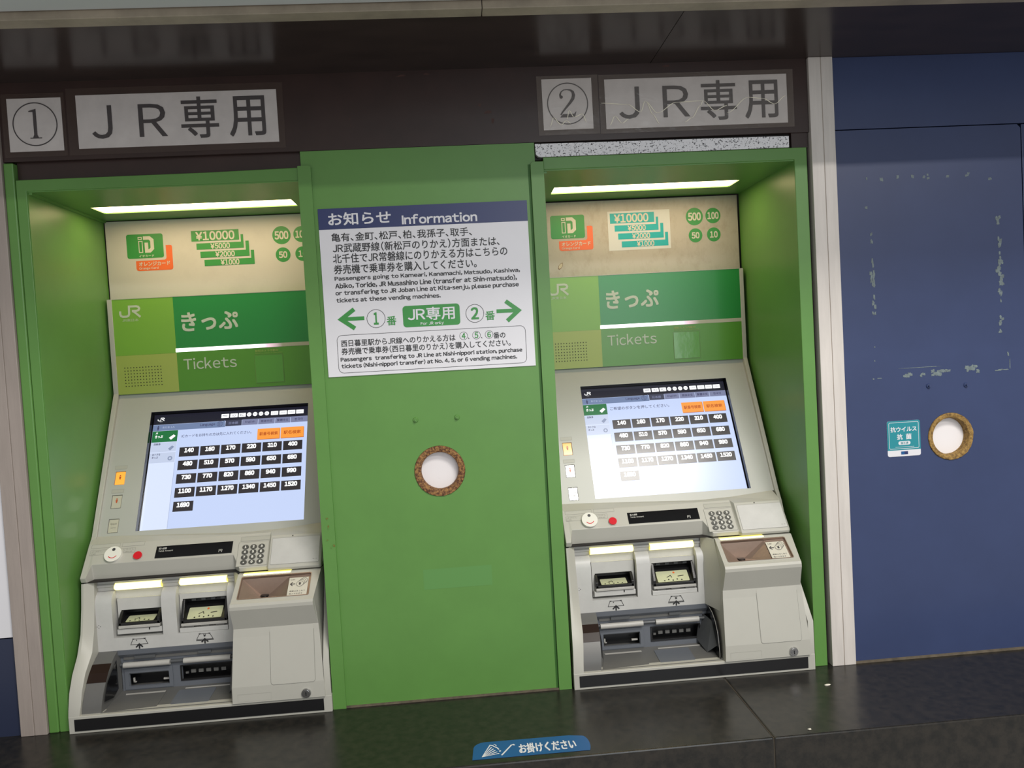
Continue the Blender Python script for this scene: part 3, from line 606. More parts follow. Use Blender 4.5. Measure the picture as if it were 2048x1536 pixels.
    for x0, x1 in ((.0061, .0157), (.4527, .4615)):
        lft = x0 < .1; ox = [.0061, .0061, .0068, .0080, .0112, .0112, .0061] if lft else [.4615, .4615, .4605, .4575, .4500, .4500, .4615]
        ix = [.0157, .0157, .0157, .0150, .0125, .0125, .0157] if lft else [.4527, .4527, .4527, .4510, .4485, .4485, .4527]
        MB().loft([(ox, prof), (ix, prof)], CREAM).build('side_trim', T, bevel=0.0008)
    # ---- sloping fascia with the screen opening
    SO = Vector((0, .2417, .5476)); U_ = Frame(SO, (1, 0, 0), (0, K, C8))
    cur = [(.0157, .2580), (.07, .2622), (.15, .2668), (.2556, .2700), (.2958, .2704), (.3364, .2694), (.3915, .2655), (.4335, .2610), (.4527, .2600)]
    outer = [(.0157, .0445), (.4527, .0445)] + [(x, -s_) for x, s_ in reversed(cur)]
    b = MB(U_); b.plate(outer, [[(.0850, -.2520), (.4062, -.2520), (.4062, .0), (.0850, .0)], [(.0312, -.1550), (.0510, -.1550), (.0510, -.1270), (.0312, -.1270)], [(.0312, -.2035), (.0510, -.2035), (.0510, -.1760), (.0312, -.1760)], [(.0318, -.2525), (.0516, -.2525), (.0516, -.2245), (.0318, -.2245)]], .004, FASCIA); b.build('screen_fascia', T, label='grey ivory screen fascia')
    # screen
    sc = MB(U_)
    for (a0, a1, q0, q1) in ((.0820, .0852, -.2550, .0030), (.4060, .4092, -.2550, .0030)): sc.rect(a0, q0, a1, q1, BLACKG, -.0006, .018)
    sc.rect(.0852, -.0002, .4060, .0030, BLACKG, -.0008, .017).rect(.0852, -.2550, .4060, -.2518, BLACKG, -.0008, .017)
    sc.rect(.0820, -.2550, .4092, .0030, BLACKG, -.0150, .003)
    scr_o = sc.build('touch_screen', T, label='lit touch screen showing fare buttons')
    c = -.0142; e = .0003
    b = MB(U_); b.rect(.0868, -.2500, .4042, -.0235, SC_BG, c).rect(.0868, -.0235, .4042, -.0010, SC_DARK, c).rect(.0868, -.2500, .1388, -.0375, SC_SIDE, c + e); b.rect(.1388, -.2500, .1393, -.1100, SC_LINE, c + e)
    b.build('screen_picture', scr_o)
    c += 2 * e
    b = MB(U_); b.poly([(.0868, -.0378), (.0868, -.0242), (.2285, -.0242), (.2325, -.0222), (.2335, -.0365), (.2335, -.0378)], SC_BAR, c)
    b.disc(.0975, -.0272, .0014, SC_INK, c + e, n=10); b.rect(.0958, -.0335, .0992, -.0290, SC_INK, c + e); b.rect(.0964, -.0365, .0986, -.0330, SC_INK, c + e)
    b.text('おとな 1人', .1062, .1310, -.0325, -.0282, SC_MENU, .0, c + e); b.text('Language', .1822, .2130, -.0338, -.0270, SC_INK, .02, c + e); b.ring(.2225, -.0300, .0060, .0054, SC_INK, c + e, 20); b.stroke([(.2200, -.0255), (.2200, -.0345)], .0007, SC_INK, c + e); b.stroke([(.2225, -.0240), (.2225, -.0360)], .0007, SC_INK, c + e); b.stroke([(.2250, -.0255), (.2250, -.0345)], .0007, SC_INK, c + e)
    b.build('language_bar', scr_o)
    for k, (a0, a1, s_, ta, tb) in enumerate(((.2340, .2672, '日本語', .2410, .2600), (.2680, .3005, 'English', .2745, .2945), (.3013, .3352, '简体中文', .3065, .3305), (.3360, .3672, '繁體中文', .3400, .3635), (.3680, .4040, '한국어', .3765, .3930))):
        b = MB(U_); b.rect(a0, -.0362, a1, -.0230, SC_TABD if k == 0 else SC_TAB, c); b.text(s_, ta, tb, -.0325, -.0268, SC_TAB if k == 0 else SC_INK, .015, c + e); b.build('language_tab', scr_o)
    b = MB(U_); jr_logo(b, .0941, .1083, -.0155, -.0080, SC_WHITE, c); b.rect(.0985, -.0172, .1045, -.0167, SC_WHITE, c); b.build('screen_logo', scr_o)
    for a0, a1, s_ in ((.2243, .2400, ''), (.2425, .2580, 'iO'), (.2600, .2745, 'IC'), (.3264, .3415, '1000'), (.3440, .3595, '2000'), (.3613, .3770, '5000'), (.3788, .3945, '10000')):
        b = MB(U_); b.poly(rrect(a0, -.0170, a1, -.0080, .0009), SC_WHITE, c); w_ = .0035 if len(s_) == 2 else .0050
        if s_: b.text(s_, (a0 + a1) / 2 - w_, (a0 + a1) / 2 + w_, -.0150 if len(s_) == 2 else -.0138, -.0100 if len(s_) == 2 else -.0112, SC_INK, .0, c + e)
        else: b.rect(a0 + .003, -.0122, a1 - .003, -.0112, SC_INK, c + e); b.rect(a0 + .004, -.0142, a1 - .004, -.0135, SC_INK, c + e)
        b.build('money_icon', scr_o)
    for cx, s_ in ((.2814, '10'), (.2936, '50'), (.3058, '100'), (.3179, '500')):
        b = MB(U_); b.disc(cx, -.0122, .0047, SC_WHITE, c, n=20); b.text(s_, cx - .0028, cx + .0028, -.0136, -.0108, SC_INK, .0, c + e); b.build('money_icon', scr_o)
    b = MB(U_); b.rect(.0872, -.0632, .1385, -.0382, SC_GREEN, c); b.text('JR', .0935, .0985, -.0448, -.0412, SC_WHITE, .02, c + e); b.text('きっぷ', .0935, .1092, -.0540, -.0475, SC_WHITE, .03, c + e); b.poly([(.1215, -.0545), (.1305, -.0475), (.1350, -.0510), (.1262, -.0590)], SC_WHITE, c + e); b.build('menu_tab', scr_o)
    b = MB(U_); b.rect(.0872, -.0850, .1385, -.0640, SC_MENU, c); b.text('回数券', .0930, .1065, -.0700, -.0655, SC_INK, .02, c + e); b.poly([(.1225, -.0785), (.1300, -.0720), (.1345, -.0750), (.1270, -.0830)], SC_LINE, c + e); b.build('menu_tab', scr_o)
    b = MB(U_); b.rect(.0872, -.1085, .1385, -.0865, SC_MENU, c); b.text('おトクな', .0925, .1085, -.0925, -.0880, SC_INK, .02, c + e); b.text('きっぷ', .0925, .1045, -.0990, -.0945, SC_INK, .02, c + e); b.disc(.1287, -.0998, .0048, SC_LINE, c + e, n=16); b.disc(.1287, -.0998, .0028, SC_MENU, c + 1.5 * e, n=4); b.build('menu_tab', scr_o)
    b = MB(U_)
    if right: b.text('ご希望のボタンを押してください。', .1451, .2745, -.0545, -.0468, SC_INK, .005, c)
    else: b.text('ICカードをお持ちの方は先に入れてください。', .1472, .2887, -.0560, -.0490, SC_INK, .005, c)
    b.build('screen_message', scr_o)
    for a0, a1, s_, ta, tb in ((.3012, .3468, '駅番号検索', .3055, .3430), (.3490, .3960, '駅名検索', .3550, .3900)):
        b = MB(U_); b.rect(a0 + .0007, -.0714, a1 + .0007, -.0480, SC_INKO, c).rect(a0, -.0704, a1, -.0468, SC_OR, c + e / 2); b.text(s_, ta, tb, -.0625, -.0545, SC_INKO, .02, c + 1.5 * e); b.build('search_button', scr_o)
    for k, s_ in enumerate(FARES):
        a0 = .1458 + (k % 6) * .0419; q1 = -(.0775 + (k // 6) * .0290)
        b = MB(U_); b.rect(a0, q1 - .0205, a0 + .0390, q1, SC_TILE, c); wt = .0096 if len(s_) == 3 else .0126
        b.text(s_, a0 + .0195 - wt, a0 + .0195 + wt, q1 - .0122, q1 - .0022, SC_WHITE, .06, c + e); b.build('fare_button', scr_o)
    # indicator buttons
    for k, (a0, q0, m1) in enumerate(((.0312, -.1550, B_OR), (.0312, -.2035, B_OFF), (.0318, -.2525, B_OFF))):
        hgt = .0280 if k != 1 else .0275
        b = MB(U_); b.rect(a0, q0, a0 + .0198, q0 + hgt, BIND, -.0022, .002).rect(a0 + .0010, q0 + .0010, a0 + .0188, q0 + hgt - .0010, m1, -.0008, .002)
        cx = a0 + .0099; cz = q0 + .0160
        if k < 2: b.disc(cx, cz + .0035, .0014, B_INK, -.0005, n=10); b.poly([(cx - .0022, cz + .0015), (cx + .0022, cz + .0015), (cx + .0010, cz - .0045), (cx - .0010, cz - .0045)], B_INK, -.0005)
        else: b.text('呼出中', cx - .006, cx + .006, cz, cz + .004, GREY_T, .0, -.0005); b.rect(cx - .005, cz - .006, cx + .005, cz - .0052, GREY_T, -.0005)
        b.build('indicator_button', T, label='orange lit indicator button' if k == 0 else 'unlit indicator button')
        if k < 2:
            b = MB(U_); q = (-.1138 - .0085) if k == 0 else -.1720 + .0; b.rect(.0290, q, .0525, q + .0075, GREY_L, .0002); b.frame(.0290, q, .0525, q + .0075, .0003, GREY_T, .0003); b.build('indicator_label', T)
    # ---- control deck (loft)
    def sec(x, P1, P2, P3):
        s_ = None
        for j in range(len(cur) - 1):
            if cur[j][0] <= x <= cur[j + 1][0]: u = (x - cur[j][0]) / (cur[j + 1][0] - cur[j][0]); s_ = cur[j][1] + u * (cur[j + 1][1] - cur[j][1])
        s_ = s_ if s_ else (.2580 if x < .1 else .2600)
        f = SO - s_ * Vector((0, K, C8))
        return (x, [(.29, f.z), (f.y + .002, f.z + .001), P1, P2, (P2[0] + .0006, P2[1] - .0012), P3, (.29, P3[1])])
    d1 = (.0935, .3105); lo = (.0475, .2577)
    secs = [sec(.0112, (.0945, .3120), (.0500, .2590), (.0540, .2497)), sec(.0215, d1, (.0500, .2590), (.0540, .2497)), sec(.0262, d1, (.0660, .2790), (.0715, .2497)), sec(.2840, d1, (.0660, .2790), (.0715, .2497)),
            sec(.2985, d1, lo, (.0500, .2497)), sec(.3492, d1, lo, (.0500, .2497)), sec(.3528, (.0790, .3070), (.0395, .2555), (.0420, .2497)), sec(.4460, (.0790, .3060), (.0395, .2550), (.0420, .2497)), sec(.4495, (.0850, .3080), (.0430, .2555), (.0450, .2497))]
    b = MB(); b.loft(secs, CREAM); b.build('control_deck', T, bevel=0.0014, seg=2)
    DK = Frame((0, .0543, .2655), (1, 0, 0), (0, .6564, .7544)); zb = lambda z: (z - .2655) / .7544
    def lab(a0, a1, za, zc_, txt=None):
        b = MB(DK); b.rect(a0, zb(za), a1, zb(zc_), GREY_L if 0 else CREAM, .0002); b.frame(a0, zb(za), a1, zb(zc_), .0004, GREY_T, .0003)
        for s_, ta, tb, q0, q1 in txt or []: b.text(s_, ta, tb, zb(q0), zb(q1), GREY_T, .0, .0004)
        b.build('deck_label', T)
    lab(.0175, .0700, .3045, .3105); lab(.0738, .1150, .3045, .3105)
    lab(.0180, .0500, .2938, .3015, [('よびだし', .0205, .0400, .2980, .3006), ('Call', .0205, .0290, .2948, .2972)])
    lab(.0740, .1000, .2943, .3017, [('とりけし', .0775, .0975, .2985, .3010), ('Cancel', .0785, .0955, .2952, .2976)])
    b = MB(DK); kz = zb(.2918); b.disc(.0630, kz, .0155, KNOBW, .0060, .0060, 40); b.disc(.0630, kz + .0090, .0031, INKG, .0063, n=16); b.stroke([(.0630 + .0095 * math.cos(math.radians(t_)), kz + .0035 - .0125 * math.sin(math.radians(t_)) * .95) for t_ in range(40, 141, 12)], .0014, RED, .0063); b.build('call_knob', T, label='round white call knob')
    b = MB(DK); b.disc(.1080, zb(.2880), .0088, CREAM, .0012, .0012, 32).disc(.1080, zb(.2880), .0078, RED, .0040, .0040, 32); b.build('cancel_button', T, label='round red cancel button')
    b = MB(DK); b.rect(.1393, zb(.2822), .2803, zb(.3005), BLACKG, .0008, .001); DT = mat('display_text', (.45, .45, .42), .4)
    b.text('投入金額', .1440, .1585, zb(.2950), zb(.2982), DT, .03, .0012); b.text('Total Amount', .1440, .1710, zb(.2915), zb(.2940), DT, .03, .0012); b.text('円', .2560, .2625, zb(.2845), zb(.2888), DT, .02, .0012); b.build('amount_display', T, label='black amount display')
    b = MB(DK); b.rect(.2918, zb(.2597) , .3484, zb(.2972), CREAM, .0006, .0006); b.frame(.2918, zb(.2597), .3484, zb(.2972), .0004, GREY_T, .0008); b.rect(.2945, zb(.2990), .3497, zb(.3060), GREY_L, .0004); b.frame(.2945, zb(.2990), .3497, zb(.3060), .0003, GREY_T, .0006)
    kp = b.build('keypad', T, label='telephone style keypad')
    for r_ in range(4):
        for q in range(3):
            ch = '123456789*0#'[r_ * 3 + q]; cx = .3057 + q * .0149; cz = zb(.2890 - r_ * .00783)
            b = MB(DK); b.disc(cx, cz, .0060, KEYM, .0024, .0020, 24, ry=.0046); hh = .0026; ww = .0019 if ch != '*' else .0015; b.text(ch, cx - ww, cx + ww, cz - hh, cz + hh if ch != '*' else cz + .001, KNOBW, .06, .0027); b.build('key', kp)
    CP = Frame((0, .0395, .2555), (1, 0, 0), (0, .0395, .0515)); zc2 = lambda z: (z - .2555) / .7935
    b = MB(CP); q0, q1 = zc2(.2605), zc2(.3025); b.poly(rrect(.3560, q0, .4455, q1, .002), WHITEP, .0004, .0004); b.ringp(rrect(.3560, q0, .4455, q1, .002), rrect(.3564, q0 + .0004, .4451, q1 - .0004, .0017), GREY_T, .0006); b.rect(.4340, q0 + .006, .4372, q0 + .0065, INKG, .0006); b.rect(.4390, q0 + .006, .4420, q0 + .0065, INKG, .0006); b.build('card_touch_plate', T, label='plain rectangular touch plate')
    MB(CP).disc(.3935, q1 + .0030, .0012, BLACK, .0004, n=12).build('pin_hole', T)
    # ---- split shadow gap
    MB().box(.0112, .4490, .058, .25, .2478, .2500, DARK).build('split_gap', T)
    # ---- lower housing
    core = MB(); core.box(.0085, .4520, .118, .29, 0.0, .2480, CREAM); core.build('lower_core', T)
    # left cheek
    ck = [(.0545, .2478), (.0480, .205), (.0380, .160), (.0240, .125), (.0060, .098), (-.0060, .070), (-.0105, .045), (-.0118, .030), (-.0118, .0), (.2, .0), (.2, .2478)]
    b = MB(); b.loft([([.0112] * 3 + [.0095, .0075, .0062, .0052, .0046, .0046, .0046, .0112], ck), ([.0150] * 3 + [.0150, .0150, .0150, .0150, .0150, .0150, .0150, .0150], ck), ([.0284, .0290, .0296, .0300, .0285, .0262, .0245, .0232, .0232, .0232, .0284], [(y + (.012 if z > .12 else .0035 if z > .0305 else 0), z) for y, z in ck])], CREAM); b.build('left_cheek', T, smooth=True)
    # left bay front: band, ridges
    MB().box(.0270, .2960, .0615, .12, .1165, .1400, WHITEP).build('bay_front', T, label='white bay front between the slots')
    rp = [(.0615, .1400), (.0615, .2040), (.0635, .2120), (.0680, .2190), (.0760, .2245), (.118, .2245), (.118, .1400)]
    for x0, x1 in ((.0270, .0585), (.1478, .1745), (.2680, .2960)): MB().prism(x0, x1, rp, WHITEP).build('bay_ridge', T, smooth=True)
    b = MB(); b.box(.0250, .2960, .0830, .12, .2085, .2480, WHITEP); b.build('bay_back', T)
    b = MB(); b.prism(.0250, .2960, [(.0740, .2478), (.0790, .2440), (.0790, .2385), (.0765, .2370), (.0765, .2330), (.0800, .2310), (.0800, .2250), (.10, .2240), (.10, .2478)], WHITEP); b.build('light_rail', T)
    for a0, a1, nm in ((.0600, .1463, 0), (.1788, .2668, 1)):
        b = MB(); n = 10; secs = []
        P = [(.0745 + .010, .2245)] + [(.0800 - .0070 * math.sin(math.pi * k / n) - .001, .2250 + .0138 * k / n) for k in range(n + 1)] + [(.0845, .2390)]
        b.prism(a0, a1, P, YEL); b.build('guide_light', T, smooth=True, label='lit yellow guide light bar')
    # slot 1 (ticket) and slot 2 (banknote)
    def slot(a0, a1, m0, m1, zt, zm, name, lx0, lx1, big):
        b = MB(Frame((0, .0780, 0)))
        b.plate([(a0, .1415), (a1, .1415), (a1, .2090), (a0, .2090)], [[(m0, zm), (m1, zm), (m1, zt), (m0, zt)]], .005, WHITEP)
        so = b.build(name, T, bevel=.0006)
        b = MB(); b.box(m0, m1, .100, .103, zm, zt, BLACK); b.box(m0, m0 + .002, .079, .100, zm, zt, BLACK); b.box(m1 - .002, m1, .079, .100, zm, zt, BLACK); b.box(m0, m1, .079, .100, zt - .001, zt, BLACK)
        if big:
            for k in range(4): b.box(m0 + .012 + k * .018, m0 + .020 + k * .018, .090, .100, zt - .008, zt - .003, BIND)
        b.build('mouth', so)
        yf = .0640; fl = [(.0990, zt - .012), (yf, zm + .004), (yf, zm - .0005), (.0990, zm - .0005)]
        MB().prism(m0 - .0005, m1 + .0005, fl, BLACK).build('guide_tray', so, bevel=.0006)
        ck_ = [(.0790, zt - .001), (yf, zm + .010), (yf, zm - .0010), (.0790, zm - .0010)]
        for x0, x1 in ((m0 - .0010, m0 + .004), (m1 - .004, m1 + .0010)): MB().prism(x0, x1, ck_, BLACK).build('guide_cheek', so, bevel=.0006)
        dy, dz_ = .0990 - yf, (zt - .012) - (zm + .004); Ln = math.hypot(dy, dz_); LF = Frame((0, yf, zm + .004), (1, 0, 0), (0, dy, dz_))
        b = MB(LF); b.poly(rrect(lx0, .0025, lx1, Ln * .66, .002), LBL, .0003)
        cx = (lx0 + lx1) / 2
        for k in range(5): b.poly(circ(cx - .018 + k * .0085, .0055 + (k % 2) * .002, .0016, 7), INK, .0005)
        b.stroke([(cx - .012, Ln * .30), (cx - .004, Ln * .40), (cx - .002, Ln * .28)], .0015, INK, .0005)
        if big: b.disc(cx + .004, Ln * .55, .0022, ORANGE, .0005, n=8); b.stroke([(cx + .010, Ln * .33), (cx + .022, Ln * .36)], .0018, INK, .0005)
        b.build('slot_label', so, label='cream instruction label')
        b = MB(); b.box(m0 - .001, m1 + .001, .0625, .0790, zm - .0065, zm - .0012, ROLL); b.build('lower_lip', so, bevel=.001)
        if big:
            for k in range(3): MB().box(m0 + .006 + k * .028, m0 + .022 + k * .028, .0645, .0700, zm - .0095, zm - .0067, BIN).build('catch', so)
            MB().box(a0 + .001, a1 - .001, .0630, .0800, .1400, zm - .0098, WHITEP).build('lip_base', so, bevel=.0008)
        else:
            MB().box(a0 + .001, a1 - .001, .0655, .0800, .1450, zm - .0078, WHITEP).build('lip_base', so, bevel=.001); MB().box(m1 - .020, m1 - .018, .0650, .0656, zm - .0120, zm - .0075, BLACK).build('notch', so)
    slot(.0625, .1460, .0680, .1412, .1868, .1625, 'ticket_slot', .0785, .1300, False)
    slot(.1765, .2672, .1815, .2640, .1990, .1580, 'banknote_slot', .1905, .2535, True)
    # pictograms below the slots
    FR = Frame((0, .0615, 0))
    def picto(cx, big):
        b = MB(FR); w1, w2 = (.0110, .0155) if not big else (.0095, .0150)
        b.stroke([(cx - w1, .1358), (cx + w1, .1358), (cx + w2, .1255), (cx - w2, .1255)], .0009, INK, .0004, closed=True)
        b.poly([(cx - w1 - .0015, .1368), (cx - w1 + .003, .1368), (cx - w1 + .001, .1345)], INK, .0005); b.poly([(cx + w1 + .0015, .1368), (cx + w1 - .003, .1368), (cx + w1 - .001, .1345)], INK, .0005)
        if big:
            b.text('¥', cx - .0025, cx + .0025, .1298, .1350, INK, .03, .0005); b.stroke([(cx - w2 - .001, .1238), (cx - .004, .1238)], .0014, INK, .0004); b.stroke([(cx + .004, .1238), (cx + w2 + .001, .1238)], .0014, INK, .0004)
        else: b.disc(cx - .0045, .1335, .0010, INK, .0005, n=8)
        b.stroke([(cx, .1172), (cx, .1255)], .0026, INK, .0007); b.stroke([(cx - .0062, .1202), (cx, .1262), (cx + .0062, .1202)], .0026, INK, .0008)
        b.build('pictogram', T, label='black insert pictogram')
    picto(.1035, False); picto(.2228, True)
    b = MB(FR)
    for dx_, dz_ in ((0, .0025), (0, -.0025), (.0028, 0), (-.0028, 0)): b.disc(.0332 + dx_, .1640 + dz_, .0007, INK, .0004, n=6)
    b.build('microphone_holes', T)
    # ---- grey dispensing bin
    bn = MB(); bn.box(.0530, .2900, .1080, .112, .030, .1165, BIND); bn.box(.0530, .2900, .0720, .1085, .0290, .0385, BIN)
    bn.prism(.0530, .2900, [(.0605, .1164), (.0615, .1075), (.0640, .1045), (.0700, .0985), (.0700, .0935), (.108, .0935), (.108, .1164)], BINB)
    bn.prism(.0530, .2900, [(-.0040, .0290), (.0720, .0365), (.0720, .030), (.0720, .0240), (-.0040, .0240)], BIN)
    bo = bn.build('dispensing_bin', T, label='grey dispensing bin')
    b = MB(Frame((0, .0705, 0)))
    b.plate([(.0640, .0360), (.2760, .0360), (.2760, .0945), (.0640, .0945)], [[(.0775, .0437), (.1490, .0437), (.1490, .0685), (.0775, .0685)], [(.1740, .0475), (.2690, .0475), (.2690, .0750), (.1740, .0750)]], .004, BINB); b.build('bin_back', bo)
    b = MB(); b.box(.0550, .2860, .0950, .0975, .0380, .0940, BLACK); b.build('slot_depth', bo)
    b = MB(Frame((0, .0685, 0))); b.plate([(.0695, .0385), (.1570, .0385), (.1570, .0772), (.0695, .0772)], [rrect(.0765, .0430, .1500, .0690, .002)], .003, BINB); b.build('slot_bezel', bo, bevel=.0008)
    b = MB(Frame((0, .0690, 0))); b.plate([(.1710, .0465), (.2705, .0465), (.2705, .0762), (.1710, .0762)], [[(.1735, .0500), (.2690, .0500), (.2690, .0745), (.1735, .0745)]], .003, BLACK); b.build('slot_bezel', bo, bevel=.0006)
    b = MB(); b.box(.1350, .1470, .0800, .0830, .0480, .0510, ROLL); b.box(.0800, .0825, .0790, .0820, .0475, .0560, ROLL); b.box(.0800, .0850, .079, .082, .0470, .0485, ROLL); b.box(.0775, .1490, .074, .0940, .0655, .0685, BIND); b.build('slot_parts', bo)
    for k in range(5):
        x0 = .1880 + k * .0140; MB().box(x0, x0 + .0085, .0760, .0790, .0580, .0640, BIN).build('guide_tab', bo)
    MB().box(.1780, .1830, .0760, .0790, .0570, .0605, BIN).build('guide_tab', bo)
    b = MB(); b.box(.0700, .2760, .0680, .0700, .0955, .1010, BIN); b.build('label_rail', bo)
    MB(Frame((0, .0640, 0))).rect(.0925, .0985, .1300, .1035, BIND, .002, .003).build('bin_label', bo); MB(Frame((0, .0640, 0))).rect(.2080, .0990, .2320, .1035, BIND, .002, .003).build('bin_label', bo)
    for x0, x1 in ((.0713, .1556), (.1807, .2668)):
        b = MB(); b.tube((x0, .0640, .0868), (x1, .0640, .0868), .0052, ROLL, 20); b.build('roller', bo, smooth=True, label='silver roller bar')
    b = MB(); b.tube((.0640, .0670, .0868), (.2800, .0670, .0868), .0032, BIND, 12); b.build('roller_shaft', bo, smooth=True)
    fl = Frame((0, -.0040, .0292), (1, 0, 0), (0, .0760, .0073))
    b = MB(fl); b.poly([(.0600, .001), (.1500, .008), (.1485, .0610), (.0750, .0610)], BIN, .0010, .001); b.poly([(.0765, .0555), (.1475, .0555), (.1475, .0610), (.0750, .0610)], ROLL, .0012); b.build('bin_floor_plate', bo)
    b = MB(fl); b.poly(rrect(.1720, .0110, .2400, .0590, .003), BINB, .0008, .0008); b.build('bin_floor_plate', bo, label='blue grey floor plate')
    b = MB(fl); b.rect(.1815, .0630, .2660, .0655, ROLL, .0012, .001); b.build('floor_strip', bo)
    MB().prism(.0565, .2890, [(-.0062, .0285), (-.0062, .0302), (-.0035, .0312), (-.0030, .0285)], BIN).build('bin_front_edge', bo)
    # left block with dark window
    bp = [(.0615, .1165), (.0480, .1110), (.0365, .1030), (.0235, .0915), (.0130, .0780), (.0045, .0640), (-.0010, .0500), (-.0035, .0400), (-.0040, .0300), (.070, .0300), (.070, .1165)]
    b = MB(); b.loft([([.0305, .0300, .0292, .0284, .0276, .0268, .0258, .0250, .0240, .0240, .0305], bp), ([.0632, .0630, .0622, .0616, .0610, .0600, .0590, .0582, .0575, .0632, .0640], bp)], BIN); b.build('side_block', bo, smooth=True)
    wp = [(y - .0006, z + .0003) for y, z in bp[2:5]]
    b = MB(); b.loft([([.0290, .0282, .0274], wp), ([.0626, .0620, .0614], wp)], mat('smoked_window', (.022, .013, .010), .3, spec=.12), caps=False)
    b.add([(.0643, .052, .1030), (.0640, .0140, .0780), (.0628, -.0005, .0480), (.0650, .030, .0420), (.0655, .050, .0500)], [(0, 1, 2, 3, 4)], BLACKG); b.build('smoked_window', bo, label='dark smoked sensor window')
    # dark curved shutter end at the right of the bin
    b = MB(); P = [(.072, .1100), (.052, .1130), (.034, .1080), (.019, .0970), (.008, .0800), (.002, .0600), (-.0010, .0400), (.0, .0300), (.085, .0300), (.085, .1100)]
    b.prism(.2845, .2870, P, BLACKG); b.build('shutter_end', bo, label='dark curved shutter end plate')
    b = MB(); b.stroke([(0, 0), (1, 0)], .001, BLACK) if 0 else None
    V = []
    for y, z in P[:8]: V += [(.2838, y - .0005, z + .0003), (.2844, y - .0012, z + .0008)]
    b.add(V, [(2 * k, 2 * k + 1, 2 * k + 3, 2 * k + 2) for k in range(7)], ROLL); b.build('shutter_rim', bo)
    b = MB(); b.add([(.2760, .0850, .0950), (.2845, .040, .0900), (.2845, .0150, .0500), (.2700, .0300, .0330), (.2620, .070, .0450)], [(0, 1, 2, 3, 4)], BIND); b.build('shutter_facet', bo)
    # ---- coin housing
    chp = [(.0495, .2478), (.0400, .2478), (.0370, .2455), (-.0100, .2125), (-.0155, .2095), (-.0180, .2050), (-.0175, .1990), (-.0035, .1665), (-.0008, .1600), (-.0025, .1450), (-.0163, .0600), (-.0168, .0310), (-.0120, .0305), (.115, .0305), (.115, .2478)]
    xl_ = [.2985, .2985, .2985, .2970, .2965, .2963, .2962, .2960, .2955, .2945, .2905, .2900, .2900, .2900, .2960]
    xr_ = [.4492, .4492, .4490, .4430, .4425, .4422, .4425, .4450, .4462, .4475, .4525, .4530, .4530, .4530, .4492]
    # shell in three runs so the coin tray can be a real opening
    def seg(b, i0, i1, fx0, fx1):
        V = []
        for k in range(i0, i1 + 1): V += [(fx0(k), *chp[k]), (fx1(k), *chp[k])]
        b.add(V, [(2 * k, 2 * k + 2, 2 * k + 3, 2 * k + 1) for k in range(i1 - i0)], CREAM)
    b = MB(); L0 = lambda k: xl_[k]; Rr = lambda k: xr_[k]
    seg(b, 0, 2, L0, Rr); seg(b, 3, 12, L0, Rr)
    # rim plane between points 2 and 3 with opening
    A, Bq = Vector((0, *chp[2])), Vector((0, *chp[3])); ln = (A - Bq).length; RF = Frame(Bq, (1, 0, 0), tuple(A - Bq))
    o_ = [(xl_[3], 0), (xr_[3], 0), (xr_[2], ln), (xl_[2], ln)]; hole = rrect(.3060, .0035, .4335, ln - .0025, .003, 4)
    V, Fc = plate_geo(o_, [hole], 0.0); b.add([RF.p(x, y, 0) for x, y, z in V], Fc, CREAM)
    n = len(chp); b.add([(xl_[k], *chp[k]) for k in range(n)], [tuple(range(n))], CREAM); b.add([(xr_[k], *chp[k]) for k in range(n)], [tuple(range(n))], CREAM)
    b.build('coin_housing', T, bevel=0.0022, seg=3, label='ivory coin housing')
    # left inner wall of the bay, flaring toward the coin housing
    b = MB(); b.loft([(.2800, [(.0740, .2478), (.0740, .2250), (.0610, .1950), (.0610, .1165)]), (.2975, [(.0430, .2478), (.0300, .2250), (.0020, .1900), (.0000, .1165)])], CREAM, caps=False); b.build('bay_side_wall', T, smooth=True)
    # tray
    b = MB(RF); n = len(hole); cxh, czh = .3480, .0120
    rim = [RF.p(x, y, 0.0006) for x, y in hole]; mid = [RF.p(x + (.3697 - x) * .02, y + (.027 - y) * .02, -.0055) for x, y in hole]
    b.ringp(hole, [(x + (.3697 - x) * .018, y + (.027 - y) * .05) for x, y in hole], BRONZE, .0006)
    inner = [RF.p(x + (.3697 - x) * .018, y + (.027 - y) * .05, .0006) for x, y in hole]
    b.add(inner + mid, [(i, (i + 1) % n, (i + 1) % n + n, i + n) for i in range(n)], BRONZE)
    q = [RF.p(.3070, .0050, -.0055), RF.p(.3930, .0050, -.0055), RF.p(.4330, .0050, -.0040), RF.p(.4330, ln - .0035, -.0040), RF.p(.3930, ln - .0035, -.0055), RF.p(.3070, ln - .0035, -.0055)]
    hp_ = Vector((.346, .0340, .2060)); hq = [hp_ + Vector((-.0065, -.0075, -.0005)), hp_ + Vector((.0065, -.0075, -.0005)), hp_ + Vector((.0065, .0020, .0012)), hp_ + Vector((-.0065, .0020, .0012))]
    b.add(q + hq, [(0, 1, 7, 6), (1, 4, 8, 7), (4, 5, 9, 8), (5, 0, 6, 9), (1, 2, 3, 4)], BRONZE); b.add(hq, [(0, 1, 2, 3)], BLACK)
    to = b.build('coin_tray', T, label='bronze funnel shaped coin tray')
    b = MB(RF); b.tube(tuple(hp_ + Vector((0, -.002, -.006))), tuple(hp_ + Vector((0, -.002, .0028))), .0072, BLACK, 20); b.build('coin_hole', to)
    b = MB(RF); cc = -.0030; b.rect(.3935, .0058, .4285, ln - .0105, CREAM_P, cc, .0008)
    zz = ln - .0105
    for k in range(4): b.ring(.4140 + k * .0022, zz - .0145 + k * .0022, .0066, .0059, INKG, cc + .0003 + .00005 * (3 - k), 24); b.disc(.4140 + k * .0022, zz - .0145 + k * .0022, .0059, CREAM_P, cc + .00028 + .00005 * (3 - k), n=24)
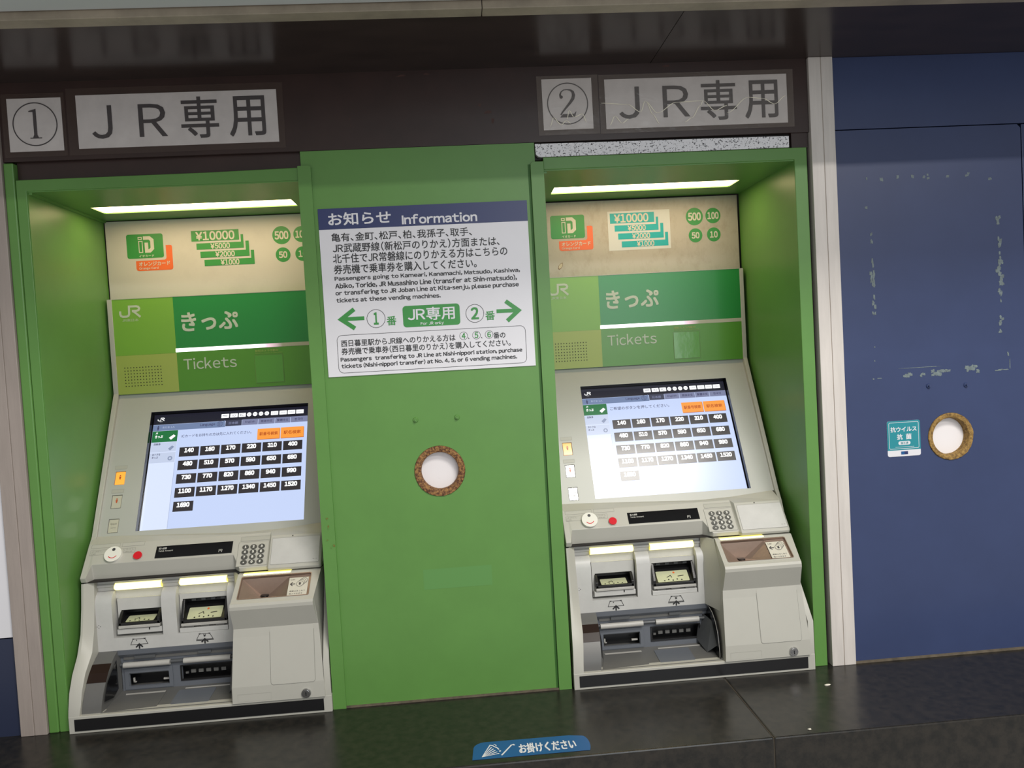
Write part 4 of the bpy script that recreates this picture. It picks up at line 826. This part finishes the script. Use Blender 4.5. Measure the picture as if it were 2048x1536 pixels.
    b.text('¥', .4115, .4165, zz - .0182, zz - .0110, INKG, .04, cc + .0007); b.stroke([(.4055, zz - .0145), (.3975, zz - .0145)], .0016, INKG, cc + .0003); b.stroke([(.4010, zz - .0105), (.3970, zz - .0145), (.4010, zz - .0185)], .0016, INKG, cc + .0004)
    b.text('Coin', .3965, .4040, zz - .0060, zz - .0028, INKG, 0, cc + .0003); b.text('硬貨はまとめて', .3970, .4250, .0148, .0180, INKG, .0, cc + .0003); b.text('投入できます', .3970, .4210, .0090, .0124, INKG, .0, cc + .0003); b.build('coin_label', to, label='small cream coin label')
    b = MB(); b.box(.3078, .3946, .0375, .048, .2448, .2485, YEL); b.build('guide_light', T, bevel=.0012, label='slim lit yellow guide light above the coin tray')
    # cover, lock, caution plate
    CV = Frame((0, -.0025, .1450), (1, 0, 0), (0, .0138, .0850)); zv = lambda z: (z - .1450) / .9871
    b = MB(CV); P_ = rrect(.3595, zv(.0600), .4370, zv(.1580), .0045); b.poly(P_, CREAM, .0008, .0008); b.ringp(rrect(.3588, zv(.0593), .4377, zv(.1587), .0050), P_, GREY_T, .0003); b.build('service_cover', T, label='rounded rectangular service cover')
    b = MB(); b.tube((.4200, -.0165, .0400), (.4200, -.0195, .0400), .0088, STEEL, 28, .0080); b.tube((.4200, -.0195, .0400), (.4200, -.0202, .0400), .0062, STEEL, 24); b.box(.4192, .4208, -.0206, -.0200, .0365, .0430, BLACK); b.build('key_lock', T, smooth=True, label='round steel key lock')
    b = MB(Frame((0, -.0165, 0))); b.frame(.2995, .0335, .3585, .0470, .0003, GREY_L, .0004); b.build('caution_label', T)
    # ---- base and kick strip
    b = MB(); b.box(.0044, .4632, -.0124, .20, 0.0, .0303, CREAM); b.build('base', T, bevel=.001)
    b = MB(); b.box(.0148, .4490, -.0136, -.0110, .0048, .0256, BLACK); b.build('kick_strip', T, label='black kick strip')
    # right outer flank
    rk = [(.0720, .2440), (.0610, .2230), (.0450, .1900), (.0330, .1650), (.0120, .1300), (-.0117, .0930), (-.0118, .0300), (-.0118, 0.0), (.2, 0.0), (.2, .2440)]
    b = MB(); b.loft([([.4500, .4500, .4500, .4505, .4510, .4520, .4520, .4520, .4520, .4500], rk), ([.4530, .4540, .4560, .4580, .4605, .4625, .4628, .4628, .4628, .4530], rk)], CREAM); b.build('right_flank', T, smooth=True)
    return T

machine(0, 0.0, 'ivory ticket machine in the left niche with green banknote emblem')
machine(1, 0.9, 'ivory ticket machine in the right niche with teal banknote emblem')
